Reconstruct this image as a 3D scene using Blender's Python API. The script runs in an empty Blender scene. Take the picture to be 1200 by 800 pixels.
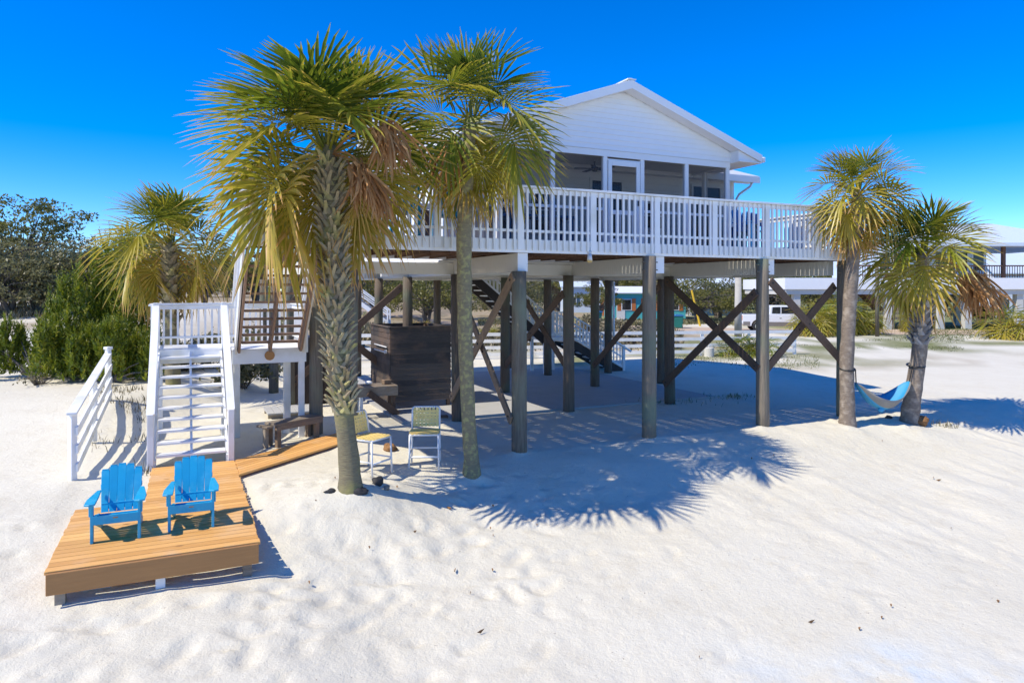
import bpy, math, random
import numpy as np
from mathutils import Vector, Matrix, Euler

R = math.radians
random.seed(7); rng = np.random.default_rng(7)
S = bpy.context.scene
COL = S.collection
PI = math.pi

# ------------------------------------------------------------------ camera, sky, sun, exposure
CAMH, FPX, HZ = 3.08, 820.0, 340.0
cd = bpy.data.cameras.new('camera'); cam = bpy.data.objects.new('camera', cd); COL.objects.link(cam)
cam.location = (0, 0, CAMH); cam.rotation_euler = (R(90), 0, 0)
cd.sensor_width = 36; cd.lens = FPX / 1200 * 36; cd.shift_y = -60 / 1200; cd.clip_end = 3000
S.camera = cam
SUN_AZ, SUN_EL = R(26.5), R(50)            # light travels towards this azimuth (from +X towards +Y)
w = bpy.data.worlds.new('World'); S.world = w; w.use_nodes = True
nt = w.node_tree; bg = nt.nodes['Background']
sky = nt.nodes.new('ShaderNodeTexSky'); sky.sky_type = 'NISHITA'; sky.sun_disc = False
sky.sun_elevation = SUN_EL; sky.sun_rotation = R(270) - SUN_AZ
sky.altitude = 0; sky.air_density = 0.8; sky.dust_density = 0.0; sky.ozone_density = 7.5
hs = nt.nodes.new('ShaderNodeHueSaturation'); hs.inputs['Saturation'].default_value = 1.36; hs.inputs['Hue'].default_value = .512
nt.links.new(sky.outputs[0], hs.inputs['Color']); nt.links.new(hs.outputs[0], bg.inputs[0])
bg.inputs[1].default_value = 0.142
sd = bpy.data.lights.new('sun', 'SUN'); so = bpy.data.objects.new('sun', sd); COL.objects.link(so)
sd.energy = 3.05; sd.angle = R(0.5); sd.color = (1.0, 0.925, 0.775)
dvec = Vector((math.cos(SUN_AZ) * math.cos(SUN_EL), math.sin(SUN_AZ) * math.cos(SUN_EL), -math.sin(SUN_EL)))
so.rotation_euler = dvec.to_track_quat('-Z', 'Y').to_euler(); so.location = (-20, -10, 30)
S.view_settings.view_transform = 'Standard'; S.view_settings.look = 'None'
S.view_settings.exposure = 0.80; S.view_settings.gamma = 1.0
S.cycles.max_bounces = 8; S.cycles.transparent_max_bounces = 16
S.cycles.use_denoising = True

# ------------------------------------------------------------------ frames
YAW = R(25.1); CU, SU = math.cos(YAW), math.sin(YAW)
OX, OY = -0.40, 13.0
def H(u, v, z=0.0): return Vector((OX + CU * u - SU * v, OY + SU * u + CU * v, z))
def UV(x, y): return (CU * (x - OX) + SU * (y - OY), -SU * (x - OX) + CU * (y - OY))
def px(p, Y): return (p - 600) / FPX * Y
def zy(p, Y): return CAMH - (p - HZ) / FPX * Y
def u_at(p, v):
    k = (p - 600) / FPX
    return (k * (OY + CU * v) - OX + SU * v) / (CU - k * SU)

# ------------------------------------------------------------------ noise and ground height
def vnoise(x, y, seed=0):
    xi = np.floor(x).astype(np.int64); yi = np.floor(y).astype(np.int64)
    fx = x - xi; fy = y - yi; fx = fx * fx * (3 - 2 * fx); fy = fy * fy * (3 - 2 * fy)
    def h(a, b):
        n = (a * 374761393 + b * 668265263 + seed * 974711) & 0x7fffffff
        n = ((n ^ (n >> 13)) * 1274126177) & 0x7fffffff
        return ((n ^ (n >> 16)) & 0xffff) / 65535.0
    return (h(xi, yi) * (1 - fx) + h(xi + 1, yi) * fx) * (1 - fy) + (h(xi, yi + 1) * (1 - fx) + h(xi + 1, yi + 1) * fx) * fy
def sst(x, a, b):
    t = np.clip((x - a) / (b - a), 0, 1); return t * t * (3 - 2 * t)
P1 = (-2.40, 10.38)
def gbase(x, y):
    x = np.asarray(x, float); y = np.asarray(y, float)
    u = CU * (x - OX) + SU * (y - OY); v = -SU * (x - OX) + CU * (y - OY); s = -v
    r = np.interp(s, [0.05, .5, 1.1, 2, 3.5, 6, 12, 30], [0, -.07, -.2, -.40, -.62, -.9, -1.3, -1.9])
    l = np.interp(s, [.9, 3, 6, 12, 30], [0, -.37, -.75, -1.3, -1.9])
    wt = sst(u, -4.6, -2.8)
    z = l * (1 - wt) + r * wt
    z = z + .40 * np.exp(-((x - P1[0]) ** 2 + (y - P1[1]) ** 2) / (2 * .75 ** 2))
    z = z + .55 * sst(y, 12.0, 17.0) * sst(-x, 7.4, 9.4) + 1.4 * sst(y, 25, 55) * sst(-x, 12, 22)
    z = z + (0.07 * (vnoise(x * .7, y * .7, 3) - .5)) * sst(s, -.1, 1.0)
    plat = sst(u, -7.0, -6.6) * sst(-u, 4.0, 4.3) * sst(v, -3.3, -2.9) * sst(-v, -1.9, -1.7)
    brn = sst(u, -4.6, -4.3) * sst(-u, 2.2, 2.6) * sst(v, .1, .4) * sst(-v, -3.9, -3.5)
    k = np.maximum(plat, brn)
    z = z * (1 - k) + np.minimum(z, -.03 * k) * k
    return z
FOOT = []
for k in range(620):
    _Y = rng.uniform(5.6, 12.5); _x = (rng.uniform(-.8, .12) if k % 5 else rng.uniform(.1, .8)) * _Y
    big = 1 if _x < .6 else .4
    FOOT.append((_x, _Y, rng.uniform(.05, .12), rng.uniform(.010, .045) * big, rng.uniform(0, PI), rng.uniform(1.2, 2.4)))
def gz(x, y): return float(gbase(x, y))
def gpix(p, q, lift=0.0):
    """point of the ground seen at a photograph position"""
    Y = 12.0
    for _ in range(40):
        X = px(p, Y); z = gz(X, Y) + lift
        Yn = (CAMH - z) * FPX / (q - HZ); Y = .5 * Y + .5 * Yn
    return Vector((px(p, Y), Y, gz(px(p, Y), Y)))

# ------------------------------------------------------------------ materials
def newmat(name):
    m = bpy.data.materials.new(name); m.use_nodes = True
    return m, m.node_tree, m.node_tree.nodes['Principled BSDF']
def nd(t, ty, **kw):
    n = t.nodes.new(ty)
    for k, v in kw.items(): setattr(n, k, v)
    return n
def mat(name, c1, c2=None, rough=.6, scale=6, stretch=(1, 1, 1), bump=.0, bscale=None, pv=0.0, metal=0.0, contrast=.5, c3=None, s3=1.2):
    """two-colour noise material; pv mixes in the per-piece random value; c3 adds larger blotches"""
    m, t, b = newmat(name)
    b.inputs['Roughness'].default_value = rough; b.inputs['Metallic'].default_value = metal
    c2 = c2 or tuple(x * .8 for x in c1)
    tc = nd(t, 'ShaderNodeTexCoord'); mp = nd(t, 'ShaderNodeMapping'); mp.inputs['Scale'].default_value = stretch
    t.links.new(tc.outputs['Object'], mp.inputs[0])
    no = nd(t, 'ShaderNodeTexNoise'); no.inputs['Scale'].default_value = scale; no.inputs['Detail'].default_value = 6; no.inputs['Roughness'].default_value = .65
    t.links.new(mp.outputs[0], no.inputs['Vector'])
    at = nd(t, 'ShaderNodeAttribute', attribute_name='pv')
    ma = nd(t, 'ShaderNodeMath', operation='MULTIPLY_ADD'); ma.inputs[1].default_value = pv; ma.inputs[2].default_value = -.5 * pv
    t.links.new(at.outputs['Fac'], ma.inputs[0])
    ad = nd(t, 'ShaderNodeMath', operation='ADD'); t.links.new(no.outputs['Fac'], ad.inputs[0]); t.links.new(ma.outputs[0], ad.inputs[1])
    mr = nd(t, 'ShaderNodeMapRange'); mr.inputs[1].default_value = .5 - contrast / 2; mr.inputs[2].default_value = .5 + contrast / 2
    t.links.new(ad.outputs[0], mr.inputs[0])
    mx = nd(t, 'ShaderNodeMix', data_type='RGBA'); mx.inputs[6].default_value = (*c1, 1); mx.inputs[7].default_value = (*c2, 1)
    t.links.new(mr.outputs[0], mx.inputs[0]); out = mx.outputs[2]
    if c3:
        n3 = nd(t, 'ShaderNodeTexNoise'); n3.inputs['Scale'].default_value = s3; n3.inputs['Detail'].default_value = 4
        t.links.new(tc.outputs['Object'], n3.inputs['Vector'])
        r3 = nd(t, 'ShaderNodeMapRange'); r3.inputs[1].default_value = .5; r3.inputs[2].default_value = .68
        t.links.new(n3.outputs['Fac'], r3.inputs[0])
        m3 = nd(t, 'ShaderNodeMix', data_type='RGBA'); m3.inputs[7].default_value = (*c3, 1)
        t.links.new(r3.outputs[0], m3.inputs[0]); t.links.new(out, m3.inputs[6]); out = m3.outputs[2]
    t.links.new(out, b.inputs['Base Color'])
    if bump:
        bn = nd(t, 'ShaderNodeBump'); bn.inputs['Strength'].default_value = bump; bn.inputs['Distance'].default_value = .02
        if bscale:
            n2 = nd(t, 'ShaderNodeTexNoise'); n2.inputs['Scale'].default_value = bscale; n2.inputs['Detail'].default_value = 5
            t.links.new(mp.outputs[0], n2.inputs['Vector']); t.links.new(n2.outputs['Fac'], bn.inputs['Height'])
        else: t.links.new(no.outputs['Fac'], bn.inputs['Height'])
        t.links.new(bn.outputs[0], b.inputs['Normal'])
    return m
def stripes(m, axis, period, depth, sharp=True):
    """adds a lapped-board / groove relief along an axis to a material's bump"""
    t = m.node_tree; b = t.nodes['Principled BSDF']
    tc = nd(t, 'ShaderNodeTexCoord'); sp = nd(t, 'ShaderNodeSeparateXYZ'); t.links.new(tc.outputs['Object'], sp.inputs[0])
    mo = nd(t, 'ShaderNodeMath', operation='FRACT'); dv = nd(t, 'ShaderNodeMath', operation='DIVIDE'); dv.inputs[1].default_value = period
    t.links.new(sp.outputs[axis], dv.inputs[0]); t.links.new(dv.outputs[0], mo.inputs[0])
    src = mo.outputs[0]
    if not sharp:
        gt = nd(t, 'ShaderNodeMath', operation='GREATER_THAN'); gt.inputs[1].default_value = .12; t.links.new(src, gt.inputs[0]); src = gt.outputs[0]
    else:
        iv = nd(t, 'ShaderNodeMath', operation='SUBTRACT'); iv.inputs[0].default_value = 1; t.links.new(src, iv.inputs[1]); src = iv.outputs[0]
    bn = nd(t, 'ShaderNodeBump'); bn.inputs['Strength'].default_value = 1; bn.inputs['Distance'].default_value = depth
    t.links.new(src, bn.inputs['Height']); t.links.new(bn.outputs[0], b.inputs['Normal'])
    return m
def leafmat(name, stops, trans=.35, rough=.45):
    m, t, b = newmat(name); b.inputs['Roughness'].default_value = rough
    at = nd(t, 'ShaderNodeAttribute', attribute_name='pv'); cr = nd(t, 'ShaderNodeValToRGB')
    el = cr.color_ramp.elements
    while len(el) < len(stops): el.new(.5)
    for e, (p, c) in zip(el, stops): e.position = p; e.color = (*c, 1)
    t.links.new(at.outputs['Fac'], cr.inputs[0]); t.links.new(cr.outputs[0], b.inputs['Base Color'])
    tr = nd(t, 'ShaderNodeBsdfTranslucent'); t.links.new(cr.outputs[0], tr.inputs[0])
    ms = nd(t, 'ShaderNodeMixShader'); ms.inputs[0].default_value = trans
    t.links.new(b.outputs[0], ms.inputs[1]); t.links.new(tr.outputs[0], ms.inputs[2])
    t.links.new(ms.outputs[0], t.nodes['Material Output'].inputs[0])
    return m

M = {}
M['white'] = mat('white_paint', (.84, .84, .83), (.80, .80, .79), rough=.5, scale=4, contrast=.9, c3=(.68, .67, .61), s3=1.6)
M['white_trim'] = mat('white_trim', (.82, .82, .82), (.78, .78, .78), rough=.4, scale=3)
M['cream'] = stripes(mat('cream_beadboard', (.74, .71, .63), (.68, .65, .57), rough=.6, scale=3), 1, .09, .006, False)
M['siding'] = stripes(mat('white_siding', (.84, .84, .84), (.81, .81, .81), rough=.45, scale=2), 2, .16, .012)
M['board'] = mat('white_vinyl', (.86, .86, .86), (.82, .83, .84), rough=.4, scale=2, pv=.2)
M['roof'] = stripes(mat('white_metal_roof', (.78, .78, .76), (.72, .72, .71), rough=.35, scale=2), 0, .23, .02, False)
M['roof_u'] = stripes(mat('white_metal_roof_porch', (.78, .78, .76), (.72, .72, .71), rough=.35, scale=2), 1, .23, .02, False)
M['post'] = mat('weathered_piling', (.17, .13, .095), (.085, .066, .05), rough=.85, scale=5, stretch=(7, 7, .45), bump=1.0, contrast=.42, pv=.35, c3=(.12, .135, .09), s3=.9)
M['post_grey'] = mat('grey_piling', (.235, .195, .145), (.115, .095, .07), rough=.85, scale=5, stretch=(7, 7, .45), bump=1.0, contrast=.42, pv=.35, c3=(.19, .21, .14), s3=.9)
M['brace'] = mat('brown_brace', (.16, .10, .065), (.085, .055, .038), rough=.8, scale=8, stretch=(3, 3, 3), bump=.4, pv=.5)
M['brace_tan'] = mat('tan_brace', (.30, .21, .13), (.18, .12, .08), rough=.8, scale=8, bump=.4, pv=.3)
M['joist'] = mat('brown_joists', (.17, .09, .05), (.09, .05, .03), rough=.8, scale=6, pv=.5, bump=.3)
M['stair_wood'] = mat('stair_underside', (.30, .195, .13), (.19, .12, .08), rough=.8, scale=9, pv=.6, bump=.3)
M['deck_wood'] = mat('golden_decking', (.86, .47, .145), (.64, .32, .085), rough=.6, scale=4, stretch=(.7, 9, 9), bump=.25, pv=.75, contrast=.8, c3=(.74, .44, .19), s3=1.6)
M['deck_side'] = mat('golden_fascia', (.48, .235, .078), (.35, .165, .052), rough=.65, scale=4, stretch=(.6, 8, 8), bump=.25, pv=.4, contrast=.8)
def knots(m, sc, col):
    t = m.node_tree; b = t.nodes['Principled BSDF']; src = b.inputs['Base Color'].links[0].from_socket
    tc = nd(t, 'ShaderNodeTexCoord'); mp = nd(t, 'ShaderNodeMapping'); mp.inputs['Scale'].default_value = (.55, 1, 1.3); t.links.new(tc.outputs['Object'], mp.inputs[0])
    vo = nd(t, 'ShaderNodeTexVoronoi'); vo.inputs['Scale'].default_value = sc; t.links.new(mp.outputs[0], vo.inputs['Vector'])
    mr = nd(t, 'ShaderNodeMapRange'); mr.inputs[1].default_value = .05; mr.inputs[2].default_value = .11; mr.inputs[3].default_value = .85; mr.inputs[4].default_value = 0; t.links.new(vo.outputs['Distance'], mr.inputs[0])
    mx = nd(t, 'ShaderNodeMix', data_type='RGBA'); mx.inputs[7].default_value = (*col, 1); t.links.new(mr.outputs[0], mx.inputs[0]); t.links.new(src, mx.inputs[6]); t.links.new(mx.outputs[2], b.inputs['Base Color'])
knots(M['deck_wood'], 3.2, (.36, .16, .045)); knots(M['deck_side'], 3.0, (.19, .085, .028))
M['grey_wood'] = mat('grey_weathered_wood', (.33, .28, .22), (.19, .155, .12), rough=.85, scale=6, stretch=(1, 6, 6), bump=.4, pv=.6, c3=(.26, .18, .11), s3=3)
M['dark_slat'] = mat('dark_slat_boards', (.10, .078, .062), (.05, .04, .035), rough=.65, scale=5, stretch=(1, 4, 8), bump=.4, pv=.8, c3=(.13, .085, .06), s3=2)
M['dark_box'] = mat('dark_brown_boards', (.055, .036, .026), (.028, .018, .014), rough=.6, scale=5, stretch=(6, 6, .6), pv=.6, bump=.3)
M['black'] = mat('black_rubber', (.02, .02, .022), (.012, .012, .012), rough=.5)
M['chair_blue'] = mat('azure_poly', (.008, .37, .62), (.006, .31, .54), rough=.48, scale=7, pv=.9, contrast=.9, c3=(.05, .41, .63), s3=5)
M['chair_navy'] = mat('deep_blue_poly', (.01, .16, .45), (.01, .11, .34), rough=.45, scale=5, pv=.4)
M['yellow_strap'] = mat('yellow_vinyl_strap', (.95, .74, .27), (.88, .64, .2), rough=.5, scale=8, pv=.5)
M['concrete'] = mat('concrete', (.47, .46, .44), (.37, .365, .35), rough=.9, scale=1.5, contrast=.6, bump=.2, bscale=30, c3=(.40, .40, .40), s3=.5)
M['window'] = mat('dark_window_glass', (.018, .022, .03), (.014, .016, .022), rough=.06)
M['rock'] = mat('dark_rock', (.045, .043, .045), (.02, .02, .02), rough=.8, scale=9, bump=.6)
M['husk'] = mat('brown_fibre', (.34, .18, .07), (.20, .10, .04), rough=.95, scale=30, bump=1.0, pv=.5)
M['trunk'] = mat('palm_trunk', (.27, .235, .13), (.14, .115, .075), rough=.9, scale=7, stretch=(1.2, 1.2, 7), bump=1.0, contrast=.5, c3=(.30, .27, .10), s3=2.0)
M['trunk_grey'] = mat('grey_palm_trunk', (.27, .22, .175), (.15, .115, .09), rough=.9, scale=8, stretch=(1.5, 1.5, 5), bump=1.0, contrast=.5, c3=(.36, .30, .24), s3=6)
M['trunk_lichen'] = mat('lichen_palm_trunk', (.30, .25, .14), (.18, .15, .09), rough=.9, scale=9, stretch=(1, 1, 3), bump=1.0, contrast=.5, c3=(.40, .36, .14), s3=14)
M['boot'] = mat('palm_boots', (.44, .37, .22), (.27, .215, .14), rough=.85, scale=6, stretch=(2, 2, 2), bump=.5, pv=.8, c3=(.42, .38, .14), s3=4)
M['boot_grey'] = mat('grey_palm_boots', (.36, .33, .30), (.2, .18, .165), rough=.9, scale=6, bump=.5, pv=.8)
M['bark'] = mat('oak_bark', (.20, .175, .15), (.10, .085, .07), rough=.9, scale=4, stretch=(2, 2, 1), bump=.8)
M['palm'] = leafmat('palm_leaflets', [(0, (.055, .095, .012)), (.26, (.15, .20, .018)), (.50, (.36, .33, .03)), (.76, (.54, .41, .065)), (1, (.62, .37, .13))], trans=.42, rough=.36)
M['dead'] = leafmat('dead_palm_leaflets', [(0, (.26, .11, .04)), (.5, (.46, .23, .08)), (1, (.60, .37, .17))], trans=.3, rough=.8)
M['oak'] = leafmat('oak_leaves', [(0, (.06, .075, .02)), (.4, (.15, .155, .035)), (.75, (.26, .235, .055)), (1, (.38, .27, .08))], trans=.42)
M['greyoak'] = leafmat('grey_green_leaves', [(0, (.085, .09, .038)), (.4, (.19, .185, .08)), (.75, (.29, .265, .12)), (1, (.40, .32, .16))], trans=.42)
M['juniper'] = leafmat('juniper_sprays', [(0, (.04, .07, .007)), (.4, (.145, .20, .014)), (.75, (.30, .32, .025)), (1, (.42, .36, .05))], trans=.35)
M['scrub'] = leafmat('dry_scrub', [(0, (.06, .06, .025)), (.4, (.15, .13, .06)), (.75, (.27, .22, .12)), (1, (.36, .30, .19))], trans=.2)
M['grassm'] = leafmat('grass_blades', [(0, (.045, .075, .012)), (.5, (.10, .14, .025)), (.8, (.19, .19, .05)), (1, (.32, .27, .12))], trans=.3)
M['truck_white'] = mat('white_truck_paint', (.78, .79, .80), (.76, .77, .78), rough=.2, scale=1)
M['truck_tan'] = mat('grey_lower_paint', (.22, .20, .18), (.20, .18, .16), rough=.35)
M['chrome'] = mat('polished_metal', (.7, .7, .7), (.6, .6, .6), rough=.2, metal=1)
M['teal'] = mat('teal_plastic', (.01, .17, .13), (.01, .14, .11), rough=.5)
M['bluelid'] = mat('blue_lid', (.03, .16, .36), (.02, .13, .30), rough=.5)
M['teal_wall'] = mat('turquoise_wall', (.09, .50, .55), (.08, .44, .49), rough=.7, scale=2)
M['orange'] = mat('orange_paint', (.62, .20, .06), (.5, .16, .05), rough=.6)
M['blue_wall'] = mat('blue_wall', (.04, .10, .19), (.03, .08, .15), rough=.6)
M['pale_blue'] = mat('pale_blue_wall', (.58, .66, .74), (.52, .60, .68), rough=.6)
M['shade_white'] = mat('pale_wall', (.70, .73, .76), (.64, .67, .70), rough=.6)
M['stucco'] = mat('column_stucco', (.62, .60, .54), (.55, .53, .48), rough=.7)
M['brownwood'] = mat('brown_wood', (.20, .10, .05), (.12, .06, .035), rough=.7, pv=.5)
M['hammock_blue'] = mat('blue_hammock_cloth', (.035, .33, .60), (.03, .27, .52), rough=.6, scale=6, stretch=(1, 8, 1))
M['hammock_grey'] = mat('grey_hammock_cloth', (.27, .26, .25), (.2, .2, .2), rough=.7, scale=6)
M['poolm'] = mat('pale_pole', (.46, .44, .39), (.36, .34, .31), rough=.8, scale=3)
M['yellow'] = mat('yellow_plastic', (.75, .48, .03), (.65, .42, .03), rough=.5)
M['fanm'] = mat('fan_metal', (.10, .09, .09), (.06, .05, .05), rough=.5)
M['lamp'] = mat('white_metal', (.7, .7, .7), (.6, .6, .6), rough=.4)
M['lampglass'] = mat('amber_lens', (.75, .55, .22), (.7, .5, .2), rough=.2)
# insect screen: fine dark mesh one sees through
m, t, b = newmat('insect_screen'); b.inputs['Base Color'].default_value = (.035, .037, .042, 1); b.inputs['Roughness'].default_value = .7
tr = nd(t, 'ShaderNodeBsdfTransparent'); ms = nd(t, 'ShaderNodeMixShader'); ms.inputs[0].default_value = .42
t.links.new(tr.outputs[0], ms.inputs[1]); t.links.new(b.outputs[0], ms.inputs[2]); t.links.new(ms.outputs[0], t.nodes['Material Output'].inputs[0]); M['screen'] = m

# ------------------------------------------------------------------ mesh builder
class MB:
    def __init__(s): s.v = []; s.f = []; s.p = []; s.mi = []; s.cur = 0
    def add(s, vs, fs, pv=None):
        o = len(s.v); s.v.extend(tuple(x) for x in vs)
        p = random.random() if pv is None else pv
        for f in fs: s.f.append(tuple(i + o for i in f)); s.p.append(p); s.mi.append(s.cur)
        return s
    def box(s, x0, x1, y0, y1, z0, z1, pv=None):
        return s.add([(x0, y0, z0), (x1, y0, z0), (x1, y1, z0), (x0, y1, z0), (x0, y0, z1), (x1, y0, z1), (x1, y1, z1), (x0, y1, z1)],
                     [(3, 2, 1, 0), (4, 5, 6, 7), (0, 1, 5, 4), (1, 2, 6, 5), (2, 3, 7, 6), (3, 0, 4, 7)], pv)
    def bar(s, a, b, wd, ht, up=(0, 0, 1), pv=None):
        """rectangular board from a to b: width across, height along up"""
        a = Vector(a); b = Vector(b); d = (b - a).normalized(); up = Vector(up)
        sx = d.cross(up)
        if sx.length < 1e-4: sx = d.cross(Vector((0, 1, 0)))
        sx.normalize(); uz = sx.cross(d).normalized(); vs = []
        for q in (a, b):
            for i, j in ((-1, -1), (1, -1), (1, 1), (-1, 1)): vs.append(q + sx * (i * wd / 2) + uz * (j * ht / 2))
        return s.add(vs, [(0, 1, 2, 3), (7, 6, 5, 4), (0, 4, 5, 1), (1, 5, 6, 2), (2, 6, 7, 3), (3, 7, 4, 0)], pv)
    def tube(s, pts, rad, n=10, pv=None, caps=True, jit=0.0):
        pts = [Vector(p) for p in pts]; k = len(pts)
        rad = rad if hasattr(rad, '__len__') else [rad] * k
        vs = []; side = None
        for i, p in enumerate(pts):
            d = (pts[min(i + 1, k - 1)] - pts[max(i - 1, 0)]).normalized()
            if side is None: side = d.orthogonal().normalized()
            side = (side - d * side.dot(d)).normalized(); o = d.cross(side)
            for j in range(n):
                a = 2 * PI * j / n; r = rad[i] * (1 + (random.uniform(-jit, jit) if jit else 0))
                vs.append(p + (side * math.cos(a) + o * math.sin(a)) * r)
        fs = [(i * n + j, i * n + (j + 1) % n, (i + 1) * n + (j + 1) % n, (i + 1) * n + j) for i in range(k - 1) for j in range(n)]
        if caps: fs += [tuple(range(n - 1, -1, -1)), tuple((k - 1) * n + j for j in range(n))]
        return s.add(vs, fs, pv)
    def prism(s, poly, axis, a0, a1, pv=None):
        """extrude a 2-D outline along an axis; poly gives the two other coordinates in order"""
        def mk(p, a):
            return {0: (a, p[0], p[1]), 1: (p[0], a, p[1]), 2: (p[0], p[1], a)}[axis]
        n = len(poly); vs = [mk(p, a0) for p in poly] + [mk(p, a1) for p in poly]
        fs = [tuple(range(n)), tuple(range(2 * n - 1, n - 1, -1))] + [(i, i + n, (i + 1) % n + n, (i + 1) % n) for i in range(n)]
        return s.add(vs, fs, pv)
    def quad(s, a, b, c, d, pv=None): return s.add([a, b, c, d], [(0, 1, 2, 3)], pv)
    def blob(s, c, r, n=10, m=7, jit=.15, pv=None):
        vs = []; fs = []; ph = [random.uniform(0, 6) for _ in range(4)]
        for i in range(m + 1):
            th = PI * i / m
            for j in range(n):
                a = 2 * PI * j / n
                k = 1 + jit * (math.sin(3 * a + ph[0] + 2 * th) * .6 + math.sin(2 * a + 4 * th + ph[1]) * .6) * math.sin(th)
                vs.append((c[0] + r[0] * k * math.sin(th) * math.cos(a), c[1] + r[1] * k * math.sin(th) * math.sin(a), c[2] + r[2] * k * math.cos(th)))
        for i in range(m):
            for j in range(n): fs.append((i * n + j, (i + 1) * n + j, (i + 1) * n + (j + 1) % n, i * n + (j + 1) % n))
        return s.add(vs, fs, pv)
    def build(s, name, mats, parent=None, off=(0, 0, 0), smooth=False, bevel=0.0, loc=None):
        me = bpy.data.meshes.new(name)
        vs = np.array(s.v, dtype=np.float32) - np.array(off, dtype=np.float32)
        me.from_pydata(vs.tolist(), [], s.f)
        a = me.attributes.new('pv', 'FLOAT', 'FACE'); a.data.foreach_set('value', s.p)
        for mm in (mats if isinstance(mats, (list, tuple)) else [mats]): me.materials.append(M[mm] if isinstance(mm, str) else mm)
        if isinstance(mats, (list, tuple)) and len(mats) > 1: me.polygons.foreach_set('material_index', s.mi)
        me.validate()
        if smooth: me.polygons.foreach_set('use_smooth', [True] * len(me.polygons))
        me.update()
        o = bpy.data.objects.new(name, me); COL.objects.link(o)
        if parent is not None: o.parent = parent
        if loc is not None: o.location = loc
        if bevel:
            bm_ = o.modifiers.new('edge', 'BEVEL'); bm_.width = bevel; bm_.segments = 1; bm_.limit_method = 'ANGLE'
        return o
def thing(name, label, cat, loc=(0, 0, 0), rotz=0, group=None):
    o = bpy.data.objects.new(name, None); COL.objects.link(o); o.empty_display_size = .2
    o.location = loc; o.rotation_euler = (0, 0, rotz); o['label'] = label; o['category'] = cat
    if group: o['group'] = group
    return o
def tag(o, label, cat, group=None, kind=None):
    if label: o['label'] = label
    if cat: o['category'] = cat
    if group: o['group'] = group
    if kind: o['kind'] = kind
    return o
KIDS = {}
def children(o): return [c for c in bpy.data.objects if c.parent == o]
def dup(o, loc, rotz, label, group=None, scale=None, cat=None):
    r = o.copy(); COL.objects.link(r); r.location = loc; r.rotation_euler = (0, 0, rotz); r['label'] = label
    if group: r['group'] = group
    if scale: r.scale = scale
    for c in children(o):
        d = c.copy(); COL.objects.link(d); d.parent = r
        for g in children(c):
            e = g.copy(); COL.objects.link(e); e.parent = d
    return r
def house_thing(name, label, cat, u, v, z=0.0, group=None):
    t_ = thing(name, label, cat, H(u, v, z), YAW, group); return t_, (u, v, z)

# ------------------------------------------------------------------ ground
def axis(lo, hi, d0, d1, step, grow=1.12, lim=25):
    a = [d0]
    while a[-1] < d1: a.append(a[-1] + step)
    s_ = step
    while a[-1] < hi: s_ = min(s_ * grow, lim); a.append(a[-1] + s_)
    b = []; s_ = step; q = d0
    while q > lo: s_ = min(s_ * grow, lim); q -= s_; b.append(q)
    return np.array(b[::-1] + a)
gx = axis(-900, 900, -10, 13, .075); gy = axis(-30, 1600, 5.5, 17.5, .06)
GX, GY = np.meshgrid(gx, gy)
GZ = gbase(GX, GY)
near = sst(GY, 40, 20)
_n = vnoise(GX * .45, GY * .45, 8); near = near * (.35 + 1.1 * sst(_n, .3, .7)) * (1.25 - .75 * sst(GX, -1.5, 2.5))
_u = CU * (GX - OX) + SU * (GY - OY); _v = -SU * (GX - OX) + CU * (GY - OY)
under = np.maximum(sst(_v, .3, 1.5) * sst(_u, -5, -3), sst(_u, -7.2, -6.8) * sst(-_u, 3.6, 4.2) * sst(_v, -3.4, -3.0) * sst(-_v, -4, -3))
GZ += near * ((vnoise(GX * 1.3 + GY * .5, GY * 1.9, 1) - .5) * .045 + (vnoise(GX * 3.1, GY * 4.3 + GX, 2) - .5) * .022 + (vnoise(GX * 9, GY * 9, 5) - .5) * .014 + (vnoise(GX * 21, GY * 21, 6) - .5) * .005) * (1 - .75 * under)
_sx = sst(GX, -.5, 2.0) * near
GZ += _sx * (vnoise((GX * .9 + GY * .42) * 4.2, (GX * .42 - GY * .9) * .55, 31) - .5) * .05 + _sx * (vnoise((GX * .9 + GY * .42) * 9.5, (GX * .42 - GY * .9) * 1.1, 32) - .5) * .022
for fx, fy, fr, fd, fa, fe in FOOT:
    R3 = 3.2 * fr * fe
    i0, i1 = np.searchsorted(gx, [fx - R3, fx + R3]); j0, j1 = np.searchsorted(gy, [fy - R3, fy + R3])
    if i1 <= i0 or j1 <= j0: continue
    uu, vv = UV(fx, fy)
    if vv > -.2 or (-6.9 < uu < -4.1 and vv > -3.2): continue
    ax = GX[j0:j1, i0:i1] - fx; ay = GY[j0:j1, i0:i1] - fy
    p_ = (ax * math.cos(fa) + ay * math.sin(fa)) / (fr * fe); q_ = (-ax * math.sin(fa) + ay * math.cos(fa)) / fr
    d2 = p_ ** 2 + q_ ** 2
    GZ[j0:j1, i0:i1] += fd * (-np.exp(-d2 ** 1.6 * .9) + .45 * np.exp(-(d2 ** .5 - 1.45) ** 2 * 5) * (.6 + .5 * np.tanh(p_)))
for bx, by, br, bh in [(P1[0], P1[1], .34, .07), (px(553, 12.2), 12.2, .3, .06), (px(993, 16.0), 16.0, .34, .07), (px(1064, 16.4), 16.4, .4, .09)] + [(H(u_, v_).x, H(u_, v_).y, .26, .05) for u_ in (-2.6, .6, 3.6, 6.72, 9.3) for v_ in (0.02, 3.4)]:
    d_ = np.sqrt((GX - bx) ** 2 + (GY - by) ** 2); GZ += bh * np.exp(-(d_ / br) ** 2) * (.6 + .8 * vnoise(GX * 6, GY * 6, 44))
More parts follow.
